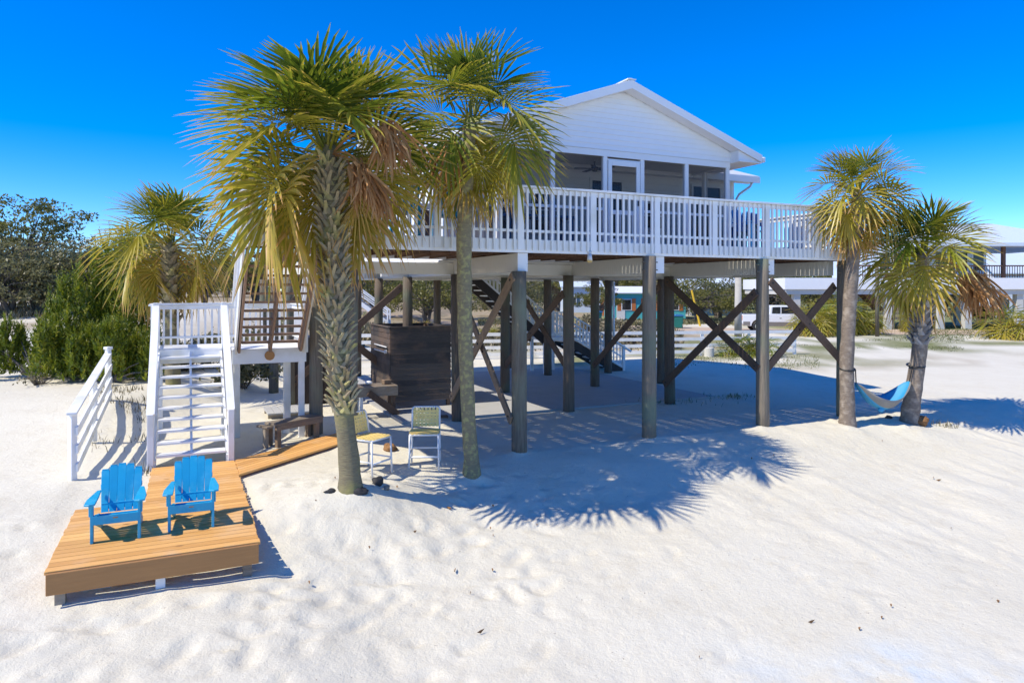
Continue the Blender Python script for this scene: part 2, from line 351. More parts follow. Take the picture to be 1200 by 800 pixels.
# far ground colours: g = grass, d = dirt and dry litter
gm = np.zeros_like(GX); dm = np.zeros_like(GX)
nz = vnoise(GX * .35, GY * .35, 11) * .6 + vnoise(GX * 1.1, GY * 1.1, 12) * .4
gm = np.maximum(gm, sst(GY + 6 * (nz - .5), 44, 50) * sst(GX, 17, 24) * 1.0)
gm = np.maximum(gm, sst(nz, .42, .6) * sst(GY, 33, 37) * sst(GX, 9, 13) * sst(GY, 47, 42))
gm = np.maximum(gm, .9 * sst(nz, .45, .7) * sst(GY, 27, 30) * sst(GX, -4, 2) * sst(GX, 20, 12))
dm = np.maximum(dm, sst(GY, 34, 38) * sst(GX, 17, 11) * sst(GX, -22, -12))
dm = np.maximum(dm, sst(nz, .5, .75) * .8 * sst(GY, 24, 30) * sst(-GX, 8, 12))
dm = np.maximum(dm, sst(GY, 62, 72))
dm = np.maximum(dm, .55 * sst(nz, .5, .8) * sst(GY, 20, 30))
ny, nx = GX.shape
verts = np.stack([GX, GY, GZ], -1).reshape(-1, 3).astype(np.float32)
idx = np.arange(nx * ny).reshape(ny, nx)
quads = np.stack([idx[:-1, :-1], idx[:-1, 1:], idx[1:, 1:], idx[1:, :-1]], -1).reshape(-1, 4)
me = bpy.data.meshes.new('sand'); me.vertices.add(len(verts)); me.vertices.foreach_set('co', verts.ravel())
me.loops.add(quads.size); me.loops.foreach_set('vertex_index', quads.ravel().astype(np.int32))
me.polygons.add(len(quads)); me.polygons.foreach_set('loop_start', np.arange(0, quads.size, 4, dtype=np.int32))
me.polygons.foreach_set('use_smooth', np.ones(len(quads), dtype=bool)); me.update(calc_edges=True)
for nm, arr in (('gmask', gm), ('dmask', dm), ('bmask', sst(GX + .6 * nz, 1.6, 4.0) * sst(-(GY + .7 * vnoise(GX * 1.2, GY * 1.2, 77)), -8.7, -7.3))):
    a = me.attributes.new(nm, 'FLOAT', 'POINT'); a.data.foreach_set('value', arr.ravel().astype(np.float32))
ground = bpy.data.objects.new('sand', me); COL.objects.link(ground)
tag(ground, 'white beach sand with trampled footprints sloping away from the house', 'sand', kind='structure')
m, t, b = newmat('white_sand'); b.inputs['Roughness'].default_value = .95
tc = nd(t, 'ShaderNodeTexCoord')
def noise(sc, det=6, ro=.6):
    n = nd(t, 'ShaderNodeTexNoise'); n.inputs['Scale'].default_value = sc; n.inputs['Detail'].default_value = det; n.inputs['Roughness'].default_value = ro
    t.links.new(tc.outputs['Object'], n.inputs['Vector']); return n
def mixc(fac, a, bcol):
    n = nd(t, 'ShaderNodeMix', data_type='RGBA')
    (t.links.new(fac, n.inputs[0]) if not isinstance(fac, float) else setattr(n.inputs[0], 'default_value', fac))
    for k, q in ((6, a), (7, bcol)):
        (t.links.new(q, n.inputs[k]) if not isinstance(q, tuple) else setattr(n.inputs[k], 'default_value', (*q, 1)))
    return n.outputs[2]
def rampf(src, lo, hi):
    n = nd(t, 'ShaderNodeMapRange'); n.inputs[1].default_value = lo; n.inputs[2].default_value = hi; t.links.new(src, n.inputs[0]); return n.outputs[0]
c = mixc(rampf(noise(.5).outputs['Fac'], .35, .7), (.705, .66, .535), (.67, .62, .49))
c = mixc(rampf(noise(2.3, 8, .7).outputs['Fac'], .52, .75), c, (.62, .56, .43))
n7 = noise(23, 3, .5); c = mixc(rampf(n7.outputs['Fac'], .70, .76), c, (.36, .30, .23))   # shell bits and dry litter
n8 = noise(60, 2, .5); c = mixc(rampf(n8.outputs['Fac'], .735, .78), c, (.22, .17, .12))
ga = nd(t, 'ShaderNodeAttribute', attribute_name='gmask'); da = nd(t, 'ShaderNodeAttribute', attribute_name='dmask')
dcol = mixc(rampf(noise(1.2, 8, .7).outputs['Fac'], .35, .65), (.44, .33, .21), (.24, .20, .10))
def mul(a, bq):
    n = nd(t, 'ShaderNodeMath', operation='MULTIPLY'); t.links.new(a, n.inputs[0]); t.links.new(bq, n.inputs[1]); return n.outputs[0]
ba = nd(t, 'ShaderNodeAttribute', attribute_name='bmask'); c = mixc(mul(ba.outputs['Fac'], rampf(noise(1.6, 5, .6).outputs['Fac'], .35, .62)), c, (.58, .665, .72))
c = mixc(mul(da.outputs['Fac'], rampf(noise(.9, 8, .7).outputs['Fac'], .2, .4)), c, dcol)
gcol = mixc(rampf(noise(3, 8, .7).outputs['Fac'], .35, .65), (.12, .15, .035), (.25, .24, .09))
c = mixc(mul(ga.outputs['Fac'], rampf(noise(1.7, 8, .75).outputs['Fac'], .22, .44)), c, gcol)
t.links.new(c, b.inputs['Base Color'])
nb = noise(9, 8, .7); nb2 = noise(55, 4, .6)
b1 = nd(t, 'ShaderNodeBump'); b1.inputs['Strength'].default_value = .55; b1.inputs['Distance'].default_value = .05; t.links.new(nb.outputs['Fac'], b1.inputs['Height'])
b2 = nd(t, 'ShaderNodeBump'); b2.inputs['Strength'].default_value = .35; b2.inputs['Distance'].default_value = .012; t.links.new(nb2.outputs['Fac'], b2.inputs['Height']); t.links.new(b1.outputs[0], b2.inputs['Normal'])
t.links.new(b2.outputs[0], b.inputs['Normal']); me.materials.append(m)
# dirt road behind the fence
M['roadm'] = mat('packed_dirt_road', (.56, .43, .30), (.44, .33, .22), rough=.95, scale=.8, bump=.3, bscale=6, contrast=.5)
mb = MB(); prev = None
for k in range(60):
    X = -30 + k * 1.6; Yc = 69 - (X + 12) * .52 if X < 20 else 52.4 - (X - 20) * .1
    a = (X, Yc - 3.2 + random.uniform(-.25, .25)); b_ = (X, Yc + 3.2 + random.uniform(-.3, .3))
    if prev: mb.quad((prev[0][0], prev[0][1], gz(*prev[0]) + .02), (a[0], a[1], gz(*a) + .02), (b_[0], b_[1], gz(*b_) + .02), (prev[1][0], prev[1][1], gz(*prev[1]) + .02))
    prev = (a, b_)
tag(mb.build('dirt_road', 'roadm'), 'beige packed dirt road behind the white fence', 'road', kind='structure')
# slab under the house
mb = MB(); mb.box(-.6, 8.6, 3.75, 12.2, -.25, .05)
sl = mb.build('concrete_slab', 'concrete', off=(0, 0, 0)); sl.location = H(0, 0, 0); sl.rotation_euler = (0, 0, YAW)
tag(sl, 'grey concrete parking slab under the raised house', 'slab', kind='structure')

# ------------------------------------------------------------------ raised beach house
house, HO = house_thing('beach_house', 'white raised beach house on wooden pilings with gabled screen porch and deck', 'house', 0, 0, 0)
DF, FB, RT = 4.04, 3.79, 5.06           # deck floor, fascia bottom, rail top
UL, UR, VB = -4.2, 9.46, 3.4            # deck ends; back of the open deck
# pilings
def piling(u, v, top=3.45, r=.135, mt='post'):
    mb = MB(); p = H(u, v); zb = gz(p.x, p.y) - .3; lean = (random.uniform(-.03, .03), random.uniform(-.03, .03)); n = 7
    pts = [(u + lean[0] * (1 - i / (n - 1)), v + lean[1] * (1 - i / (n - 1)), zb + (top - zb) * i / (n - 1)) for i in range(n)]
    mb.tube(pts, [r * (1.04 - .08 * i / (n - 1)) for i in range(n)], 14, jit=.025)
    if v < .1 and top > 3.6:
        for zz in (3.66, 3.5): mb.tube([(u - r - .07, v - .05, zz), (u + r + .03, v - .05, zz)], .012, 6)
    return mb.build('piling', mt, house, smooth=True)
COLS = [-2.6, .60, 3.6, 6.72, 9.3]
for u in COLS:
    for v in (0.02, 3.4, 7.0, 10.2, 13.2):
        if v == 0.02:
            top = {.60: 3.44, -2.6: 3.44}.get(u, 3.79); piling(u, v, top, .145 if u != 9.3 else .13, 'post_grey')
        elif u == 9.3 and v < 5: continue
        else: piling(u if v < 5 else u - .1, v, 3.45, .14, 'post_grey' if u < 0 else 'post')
# floor beams with beadboard cladding, running back from the front edge
for u in (-2.45, .68, 3.88, 6.98, 9.22):
    mb = MB(); mb.box(u - .10, u + .10, .04 if u != 9.22 else .3, 13.4, 3.44, 3.785); mb.build('floor_beam', 'cream', house, bevel=.004)
    if u != 9.22:
        mb = MB(); mb.box(u - .105, u + .105, .025, .04, 3.435, 3.786); mb.build('beam_end_cap', 'white_trim', house)
for v in (3.4, 7.0, 10.2, 13.3):
    mb = MB(); mb.box(-2.6 if v < 4 else -.2, 9.1, v + .15, v + .29, 3.45, 3.72); mb.build('cross_beam', 'cream', house)
mb = MB(); mb.box(.2, 9.1, 3.45, 13.5, 3.73, 3.78); mb.build('floor_soffit', 'cream', house)
# deck: joists, boards, fascia
mb = MB()
u = UL + .06
while u < UR - .05:
    v1 = .98 if u < -3.05 else VB
    mb.box(u - .02, u + .02, .03, v1, 3.80, 4.0); u += .41
mb.box(UL + .03, UR - .03, .9, .94, 3.81, 3.99); mb.box(-3, UR - .03, 2.1, 2.14, 3.81, 3.99)
mb.build('deck_joists', 'joist', house)
mb = MB(); v = .0
while v < VB - .1:
    mb.box(UL if v < .95 else -3.0, UR, v + .004, v + .134, 4.003, 4.04); v += .14
mb.build('deck_floor', 'joist', house)
mb = MB()
mb.box(UL - .035, UR + .035, -.035, -.001, FB, DF + .005)
mb.box(UR + .001, UR + .034, .0, VB, FB + .002, DF + .004); mb.box(UL - .034, UL - .001, 0, 1.0, FB + .002, DF + .004)
mb.box(-3.0, .3, VB + .001, VB + .034, FB + .002, DF + .004)
mb.build('deck_fascia', 'white', house, bevel=.004)
# railing: sections with square balusters lapped over the fascia
bal_me = {}
def railing(a, b, outward, name='deck_railing', parent=house, z0=DF, z1=RT, drop=.20, bw=.042, step=.137, mid=True, ma='white', posts=True, off=(0, 0, 0), bparent=None):
    """one railing section from a to b (u,v) with its balusters as children"""
    a = Vector((a[0], a[1], 0)); b = Vector((b[0], b[1], 0)); d = (b - a); L = d.length; d.normalize(); o = Vector((outward[0], outward[1], 0))
    mb = MB()
    mb.bar(a + Vector((0, 0, z1 - .02)) + o * .02, b + Vector((0, 0, z1 - .02)) + o * .02, .15, .04)
    mb.bar(a + Vector((0, 0, z1 - .09)) + o * .0, b + Vector((0, 0, z1 - .09)), .04, .09)
    if mid: mb.bar(a + Vector((0, 0, z0 + .165)), b + Vector((0, 0, z0 + .165)), .04, .05)
    if posts:
        for q in (a,):
            c_ = q - o * .0; mb.bar((c_.x, c_.y, z0 - drop), (c_.x, c_.y, z1 - .045), .13, .10, up=o)
    sec = mb.build(name, ma, parent, off=off, bevel=.003)
    n = max(2, int(round(L / step)))
    key = (round(z0, 2), round(z1, 2), drop, bw)
    if key not in bal_me:
        q = MB(); q.box(-bw / 2, bw / 2, -.019, .019, -drop, z1 - z0 - .05); ob = q.build('baluster', ma, sec); bal_me[key] = ob.data
        COL.objects.unlink(ob); bpy.data.objects.remove(ob)
    for i in range(1, n):
        p = a + d * (L * i / n) + o * .04
        ob = bpy.data.objects.new('baluster', bal_me[key]); COL.objects.link(ob); ob.parent = sec
        ob.location = (p.x - off[0], p.y - off[1], z0 - off[2]); ob.rotation_euler = (0, 0, math.atan2(d.y, d.x))
    return sec
RP = [UL + .06, -2.65, -1.05, .6, 2.2, 3.75, 5.28, 6.8, 8.35, UR - .06]
for i in range(len(RP) - 1): railing((RP[i], -.02), (RP[i + 1], -.02), (0, -1))
mb = MB(); mb.box(UR - .12, UR + .02, -.09, .02, FB + .05, RT - .045); mb.build('corner_post', 'white', house, bevel=.004)
for i in range(2): railing((UR, .06 + i * 1.66), (UR, .06 + (i + 1) * 1.66), (1, 0))
for i in range(2): railing((-2.95 + i * 1.62, VB), (-2.95 + (i + 1) * 1.62, VB), (0, 1))
railing((UL, .05), (UL, 1.0), (-1, 0))
railing((-2.98, 1.02), (-2.98, VB), (-1, 0))
# walls of the main wing
W0, W1, WF, WB = .3, 9.0, 3.42, 13.5
EZ, RZ = 6.22, 8.03
mb = MB(); mb.box(W0, W1, WF, WB, DF - .25, 6.28)
mb.prism([(WF, 6.28), (WB, 6.28), (.5 * (WF + WB), 7.9)], 0, W0 + .002, W1 - .002)
mb.build('wall', 'siding', house)
for uu in (W0 - .01, W1 - .09):
    mb = MB(); mb.box(uu, uu + .1, WF - .015, WF - .001, DF, 6.2); mb.build('corner_board', 'white_trim', house)
vr = .5 * (WF + WB)
mb = MB()
for sgn in (-1, 1):
    ve = WF - .42 if sgn < 0 else WB + .42
    mb.prism([(ve, EZ), (vr, RZ), (vr, RZ + .07), (ve, EZ + .07)], 0, W0 - .55, W1 + .57)
rf = mb.build('roof', 'roof', house)
mb = MB(); mb.prism([(WF - .44, EZ - .12), (WF - .40, EZ - .12), (WF - .40, EZ + .05), (WF - .44, EZ + .05)], 0, W0 - .55, W1 + .58)
mb.box(W0 - .5, W1 + .55, WF - .40, WF - .002, EZ - .09, EZ - .06); mb.build('eave_board', 'white_trim', rf)
# downspout at the front corner of the wing
mb = MB(); mb.tube([(W1 + .36, WF - .36, EZ - .1), (W1 + .3, WF - .34, EZ - .22), (W1 + .12, WF - .1, EZ - .42), (W1 + .06, WF - .06, EZ - .55), (W1 + .06, WF - .06, DF)], .035, 8)
mb.build('downspout', 'lamp', house, smooth=True)
# screen porch
A0, A1, VP, HD = .85, 7.23, 1.62, 6.18
uc = .5 * (A0 + A1)
PZ, SL = 7.79, .353
EU = .72
mb = MB()
step = .12; z = HD + .10
while z < PZ - .16:
    half = (PZ - .12 - z) / SL; half2 = (PZ - .12 - min(z + step, PZ - .13)) / SL
    half = min(half, (A1 - A0) / 2); half2 = min(half2, (A1 - A0) / 2)
    zt = min(z + step, PZ - .13)
    vs = [(uc - half, VP - .028, z), (uc + half, VP - .028, z), (uc + half2, VP - .006, zt), (uc - half2, VP - .006, zt),
          (uc - half, VP - .004, z), (uc + half, VP - .004, z)]
    mb.add(vs, [(0, 1, 2, 3), (4, 5, 1, 0)]); z += step
mb.build('gable_siding', 'board', house)
mb = MB(); mb.prism([(A0, HD + .0), (A1, HD + .0), (A1, 6.47), (uc, PZ - .1), (A0, 6.47)], 1, VP, VP + .1); mb.build('gable_wall', 'white', house)
mb = MB()
for sg in (-1, 1):
    mb.prism([(uc, PZ), (uc + sg * (3.19 + EU), PZ - SL * (3.19 + EU)), (uc + sg * (3.19 + EU), PZ - SL * (3.19 + EU) + .06), (uc, PZ + .06)], 1, VP - .34, 7.7)
pr = mb.build('porch_roof', 'roof_u', house)
mb = MB()
for sg in (-1, 1):
    e = 3.19 + EU
    mb.prism([(uc, PZ + .045), (uc + sg * e, PZ - SL * e + .045), (uc + sg * e, PZ - SL * e - .14), (uc, PZ - .14)], 1, VP - .365, VP - .342)
mb.build('rake_board', 'white_trim', pr)
mb = MB()
for sg in (-1, 1):
    e = 3.19 + EU
    mb.prism([(uc, PZ - .10), (uc + sg * e, PZ - SL * e - .10), (uc + sg * e, PZ - SL * e - .13), (uc, PZ - .13)], 1, VP - .341, VP - .03)
    x0, x1 = sorted((uc + sg * 3.2, uc + sg * e)); mb.box(x0, x1, VP - .34, 3.2, PZ - SL * e - .16, PZ - SL * e - .13)
for sg in (-1, 1):
    e = 3.19 + EU; mb.prism([(uc + sg * 3.19, PZ - SL * 3.19 - .135), (uc + sg * (e - .01), PZ - SL * e - .135), (uc + sg * (e - .01), PZ - SL * e - .158), (uc + sg * 3.19, PZ - SL * e - .158)], 1, VP - .30, VP - .008)
mb.build('soffit', 'white_trim', pr)
mb = MB()
for sg in (-1, 1):
    e = 3.19 + EU + .05; mb = MB(); mb.box(min(uc + sg * e, uc + sg * (e + .1)), max(uc + sg * e, uc + sg * (e + .1)), VP - .33, 3.3, PZ - SL * e - .10, PZ - SL * e + .03); mb.build('gutter', 'white_trim', pr, bevel=.02)

mb = MB()
for k in range(6): a = k * .06; mb.tube([(uc - .05, VP - .3 + k * .3, PZ + .075), (uc + .05, VP - .3 + k * .3, PZ + .075)], .03, 6)
mb.bar((uc, VP - .36, PZ + .07), (uc, 7.6, PZ + .07), .22, .02); mb.build('ridge_cap', 'roof', pr)
PU = [A0 + .05, u_at(648, VP), u_at(709.5, VP), u_at(753, VP), u_at(805, VP), A1 - .06]
for i, uu in enumerate(PU):
    mb = MB(); mb.box(uu - .055, uu + .055, VP, VP + .10, DF, HD); mb.build('porch_post', 'white_trim', house, bevel=.004)
mb = MB(); mb.box(A0, A1, VP - .012, VP - .002, HD - .05, HD + .09); mb.build('header_board', 'white_trim', house)
mb = MB(); mb.box(A0, A1, VP + .01, VP + .09, DF + .0, DF + .12)
mb.box(A0, PU[2], VP + .02, VP + .08, DF + .86, DF + .92); mb.box(PU[3], A1, VP + .02, VP + .08, DF + .86, DF + .92); mb.build('porch_sill', 'white_trim', house)
for i in range(5):
    if i == 2: continue
    mb = MB(); mb.quad((PU[i] + .055, VP + .05, DF + .12), (PU[i + 1] - .055, VP + .05, DF + .12), (PU[i + 1] - .055, VP + .05, HD - .05), (PU[i] + .055, VP + .05, HD - .05)); mb.build('screen_panel', 'screen', house)
for uu in (A0 + .05, A1 - .05):
    mb = MB(); mb.quad((uu, VP + .12, DF + .12), (uu, VB - .02, DF + .12), (uu, VB - .02, HD - .04), (uu, VP + .12, HD - .04)); mb.build('screen_panel', 'screen', house)
    mb = MB(); mb.box(uu - .05, uu + .05, 2.45, 2.55, DF, HD); mb.box(uu - .05, uu + .05, VP + .11, VB, HD - .04, HD + .02); mb.build('porch_post', 'white_trim', house)
mb = MB(); mb.box(A0 + .02, A1 - .02, VP + .101, VB, HD + .01, HD + .05); mb.build('porch_ceiling', 'cream', house)
# screen door
d0, d1 = PU[2] + .075, PU[3] - .075
mb = MB()
mb.box(d0, d0 + .1, VP - .01, VP + .035, DF + .02, DF + 2.02); mb.box(d1 - .1, d1, VP - .01, VP + .035, DF + .02, DF + 2.02)
mb.box(d0 + .1, d1 - .1, VP - .01, VP + .035, DF + 1.90, DF + 2.02); mb.box(d0 + .1, d1 - .1, VP - .01, VP + .035, DF + .02, DF + .22); mb.box(d0 + .1, d1 - .1, VP - .008, VP + .033, DF + .78, DF + .88)
for k in range(5): q = d0 + .1 + (d1 - d0 - .2) * (k + 1) / 6; mb.box(q - .012, q + .012, VP - .006, VP + .02, DF + .22, DF + .78)
sdoor = mb.build('screen_door', 'white_trim', house, bevel=.004)
mb = MB(); mb.quad((d0 + .1, VP + .015, DF + .22), (d1 - .1, VP + .015, DF + .22), (d1 - .1, VP + .015, DF + 1.9), (d0 + .1, VP + .015, DF + 1.9)); mb.build('screen_mesh', 'screen', sdoor)
mb = MB(); mb.box(d1 - .07, d1 - .03, VP - .05, VP - .011, DF + 1.0, DF + 1.12); mb.build('handle', 'fanm', sdoor)
mb = MB(); mb.box(PU[2] + .055, PU[3] - .055, VP + .012, VP + .045, DF + 2.025, DF + 2.05); mb.build('door_transom', 'white_trim', house)
# inner wall of the porch: windows and door
def window(u0, u1, z0, z1, v=WF, parent=house, bars=True):
    mb = MB(); f = .07
    mb.box(u0 - f, u1 + f, v - .03, v - .002, z1, z1 + f); mb.box(u0 - f, u1 + f, v - .03, v - .002, z0 - f, z0)
    mb.box(u0 - f, u0, v - .03, v - .002, z0, z1); mb.box(u1, u1 + f, v - .03, v - .002, z0, z1)
    if bars: mb.box(u0, u1, v - .024, v - .004, .5 * (z0 + z1) - .02, .5 * (z0 + z1) + .02)
    wnd = mb.build('window', 'white_trim', parent)
    mb = MB(); mb.quad((u0, v - .004, z0), (u1, v - .004, z0), (u1, v - .004, z1), (u0, v - .004, z1)); mb.build('pane', 'window', wnd); return wnd
window(1.25, 2.05, DF + .5, DF + 1.62); window(2.55, 3.3, DF + .5, DF + 1.55); window(4.3, 5.2, DF + .1, DF + 1.85, bars=False); window(5.75, 6.5, DF + .7, DF + 1.35)
window(7.55, 8.5, DF + .1, DF + 1.9, bars=False)
# ceiling fan and porch light under the deck
mb = MB(); fc = (u_at(697, 2.5), 2.5)
mb.tube([(fc[0], fc[1], HD + .01), (fc[0], fc[1], HD - .16)], .02, 8); mb.tube([(fc[0], fc[1], HD - .14), (fc[0], fc[1], HD - .24)], [.09, .06], 12)
for k in range(5):
    a = k * 2 * PI / 5 + .3; mb.bar((fc[0] + .1 * math.cos(a), fc[1] + .1 * math.sin(a), HD - .17), (fc[0] + .5 * math.cos(a), fc[1] + .5 * math.sin(a), HD - .17), .11, .012)
mb.build('ceiling_fan', 'fanm', house)
lu = u_at(691, -.05)
mb = MB(); mb.tube([(lu, -.04, FB + .06), (lu, -.04, FB - .02)], .045, 10); mb.tube([(lu, -.05, FB - .0), (lu - .03, -.1, FB - .13)], [.04, .055], 12)
fl = mb.build('floodlight', 'lamp', house, smooth=True)
mb = MB(); mb.tube([(lu - .03, -.1, FB - .131), (lu - .034, -.107, FB - .15)], [.054, .05], 12); mb.build('lens', 'lampglass', fl)
# cross braces
def brace(a, b, mt='brace', w_=.045, h_=.19):
    mb = MB(); mb.bar(a, b, w_, h_); o_ = mb.build('cross_brace', mt, house, bevel=.006); bl = MB(); A_, B_ = Vector(a), Vector(b); d_ = (B_ - A_).normalized(); sd_ = d_.cross(Vector((0, 0, 1))).normalized()
    for f in (.03, .5, .97):
        c_ = A_.lerp(B_, f); bl.tube([c_ - sd_ * (w_ / 2 + .014), c_ + sd_ * (w_ / 2 + .014)], .022, 8)
    bl.build('bolt', 'black', o_); return o_
brace((.46, -.02, 3.36), (.46, 3.4, .55), 'brace_tan'); brace((.74, 3.4, 2.95), (.42, .0, .62), 'brace_tan')
brace((6.6, 3.38, 3.36), (6.58, .0, 1.3), 'brace'); brace((6.52, .0, 3.05), (6.52, 3.36, .55), 'brace')
brace((6.8, -.13, 3.3), (9.2, -.13, 1.3), 'brace'); brace((9.2, .16, 3.2), (6.8, .16, 1.1), 'brace')
brace((3.45, 3.4, 3.0), (3.45, 7.0, .8), 'brace'); brace((3.72, 7.0, 3.4), (3.72, 3.4, .9), 'brace')
brace((-2.6, 6.86, 2.9), (.4, 6.86, .5), 'brace'); brace((-2.6, 7.14, .6), (.4, 7.14, 3.2), 'brace')
brace((6.5, 3.5, 3.2), (6.5, 6.9, .7), 'brace')
# downspout on a rear post
mb = MB(); p_ = (9.25, 9.98)
mb.tube([(p_[0], p_[1] - .05, 3.4), (p_[0], p_[1] - .05, 1.4), (p_[0] + .1, p_[1] - .1, 1.15), (p_[0] + .7, p_[1] - .15, .8)], .045, 8); mb.build('downspout', 'white', house, smooth=True)

# ------------------------------------------------------------------ white front staircase
st, SO = house_thing('front_staircase', 'white wooden front staircase climbing to a landing and back up to the deck', 'staircase', -5.0, 1.6, 0)
def part(mb, name, mt, parent=st, off=SO, **k): return mb.build(name, mt, parent, off=off, **k)
LZ, L0, L1, R0, R1 = 1.87, -5.64, -4.43, -4.15, -2.95
vb0, vt0 = 1.62, 4.1
zt = 0.05
for i in range(10):
    z = .05 + .167 * (i + 1); v = vb0 + (vt0 - vb0) * i / 10
    mb = MB(); mb.box(L0 + .05, L1 - .05, v - .03, v + .24, z - .04, z); part(mb, 'tread', 'white', bevel=.004)
for uu in (L0 + .02, L1 - .02, .5 * (L0 + L1)):
    mb = MB(); hh = .14 if uu not in (.5 * (L0 + L1),) else .1
    mb.prism([(vb0 - .05, .0), (vb0 + .2, .0), (vt0, LZ - .3), (vt0, LZ - .05), (vb0 - .05, .14)], 0, uu - .02, uu + .02); part(mb, 'stringer', 'white')
def sloped_rail(uu, va, za, vb, zb, n, par=st, ht=.88, lower=.1, name='stair_railing', off=SO, side=0):
    mb = MB()
    mb.bar((uu, va, za + ht), (uu, vb, zb + ht), .13, .045); mb.bar((uu, va, za + ht - .08), (uu, vb, zb + ht - .08), .04, .1)
    mb.bar((uu, va, za + lower + .02), (uu, vb, zb + lower + .02), .04, .09)
    sec = mb.build(name, 'white', par, off=off)
    for i in range(n):
        f = (i + .5) / n; v = va + (vb - va) * f; z = za + (zb - za) * f
        q = MB(); q.box(uu + side - .018, uu + side + .018, v - .02, v + .02, z + .02, z + ht - .06); q.build('baluster', 'white', sec, off=off)
    return sec
for uu in (L0 - .04, L1 + .04):
    sloped_rail(uu, vb0 - .02, .05, vt0, LZ, 13)
    mb = MB(); mb.box(uu - .05, uu + .05, vb0 - .1, vb0, -.1, .95); part(mb, 'newel_post', 'white', bevel=.005)
    mb = MB(); mb.box(uu - .05, uu + .05, vt0 - .02, vt0 + .09, -.1 if uu < L0 else -.1, LZ + .95); part(mb, 'newel_post', 'white', bevel=.005)
VR0, VB1 = 3.35, 5.3
mb = MB(); mb.box(L0 - .08, R0 - .1, vt0 + .02, VB1, LZ - .05, LZ); mb.box(R0 - .1, R1 + .1, VR0 + .02, VB1, LZ - .05, LZ); part(mb, 'landing', 'white', bevel=.004)
mb = MB(); mb.box(L0 - .09, R0 - .12, vt0 - .02, vt0 + .018, LZ - .3, LZ - .02); mb.box(R0 - .12, R1 + .1, VR0 - .02, VR0 + .018, LZ - .3, LZ - .001)
mb.box(R1 + .1, R1 + .14, VR0 - .02, VB1, LZ - .3, LZ - .001); mb.box(L0 - .12, L0 - .09, vt0, VB1, LZ - .3, LZ - .001); part(mb, 'landing_skirt', 'white', bevel=.004)
for uu, vv in ((L0, VB1 - .1), (R0, VB1 - .1), (R1, VB1 - .1), (R1 + .05, VR0 + .06), (R1 - .2, VR0 + .5), (R0, VR0 + .5)):
    mb = MB(); mb.box(uu - .06, uu + .06, vv - .06, vv + .06, -.15, LZ - .06); part(mb, 'landing_post', 'white', bevel=.006)
railing((L0 - .06, VB1), (-4.3, VB1), (0, 1), 'landing_railing', st, LZ, LZ + .92, .1, off=SO)
railing((-4.3, VB1), (R1 + .1, VB1), (0, 1), 'landing_railing', st, LZ, LZ + .92, .1, off=SO)
railing((L0 - .08, vt0 + .08), (L0 - .08, VB1), (-1, 0), 'landing_railing', st, LZ, LZ + .92, .1, off=SO)
railing((R1 + .12, VR0), (R1 + .12, VB1), (1, 0), 'landing_railing', st, LZ, LZ + .92, .1, off=SO)
vu0, vu1 = 3.35, 1.0
for i in range(12):
    f = (i + .5) / 12; z = LZ + .167 * (i + 1); v = vu0 + (vu1 - vu0) * f
    mb = MB(); mb.box(R0 + .05, R1 - .05, v - .13, v + .12, z - .045, z); part(mb, 'tread', 'stair_wood', bevel=.004)
for uu in (R0 + .0, .5 * (R0 + R1), R1 - .0):
    mb = MB(); mb.prism([(vu0 + .1, LZ), (vu0 + .1, LZ + .1), (vu1, DF - .05), (vu1, DF - .32), (vu0 - .2, LZ - .06)], 0, uu - .022, uu + .022); part(mb, 'stringer', 'stair_wood')
for uu in (R0 - .06, R1 + .06):
    sloped_rail(uu, vu0, LZ, vu1, DF, 17, ht=.95, lower=-.02)
    mb = MB(); mb.bar((uu, vu0, LZ + .02), (uu, vu1, DF + .02), .035, .30); part(mb, 'side_board', 'white')
pq = u_at(316, VR0 - .03)
mb = MB(); mb.tube([(pq, VR0 - .021, LZ - .14), (pq, VR0 - .045, LZ - .14)], .1, 20); part(mb, 'round_plaque', 'deck_side')

# ------------------------------------------------------------------ rear staircase (blue in the shade)
rs, RO = house_thing('rear_staircase', 'white rear staircase under the house turning at a small landing', 'staircase', 6.8, 11.0, 0)
va, vb = 10.55, 11.6
for (ua, za, ub, zb, n) in ((3.4, DF, 6.7, 1.35, 14), (7.6, 1.35, 10.1, .0, 8)):
    for i in range(n):
        f = (i + .5) / n; uu = ua + (ub - ua) * f; z = za + (zb - za) * (i + 1) / (n + .0)
        mb = MB(); mb.box(uu - .13, uu + .13, va + .03, vb - .03, z - .03, z + .01); mb.build('tread', 'white', rs, off=RO)
    for v in (va, vb):
        mb = MB(); mb.bar((ua, v, za - .12), (ub, v, zb - .1), .045, .3); mb.build('stringer', 'dark_box', rs, off=RO)
        mb = MB(); mb.bar((ua, v, za + .92), (ub, v, zb + .92), .09, .045); mb.bar((ua, v, za + .5), (ub, v, zb + .5), .03, .05); mb.bar((ua, v, za + .12), (ub, v, zb + .12), .04, .08)
        sec = mb.build('stair_railing', 'white', rs, off=RO)
        nb_ = int((ub - ua) / .14)
        for i in range(nb_ + 1):
            f = i / nb_; uu = ua + (ub - ua) * f; z = za + (zb - za) * f
            q = MB(); q.box(uu - .018, uu + .018, v - .018, v + .018, z + .1, z + .9); q.build('baluster', 'white', sec, off=RO)
mb = MB(); mb.box(6.65, 7.65, va, vb, 1.25, 1.35); mb.build('landing', 'white', rs, off=RO)
for uu in (6.7, 7.6):
    for v in (va, vb):
        mb = MB(); mb.box(uu - .05, uu + .05, v - .05, v + .05, -.1, 2.3); mb.build('landing_post', 'white', rs, off=RO)
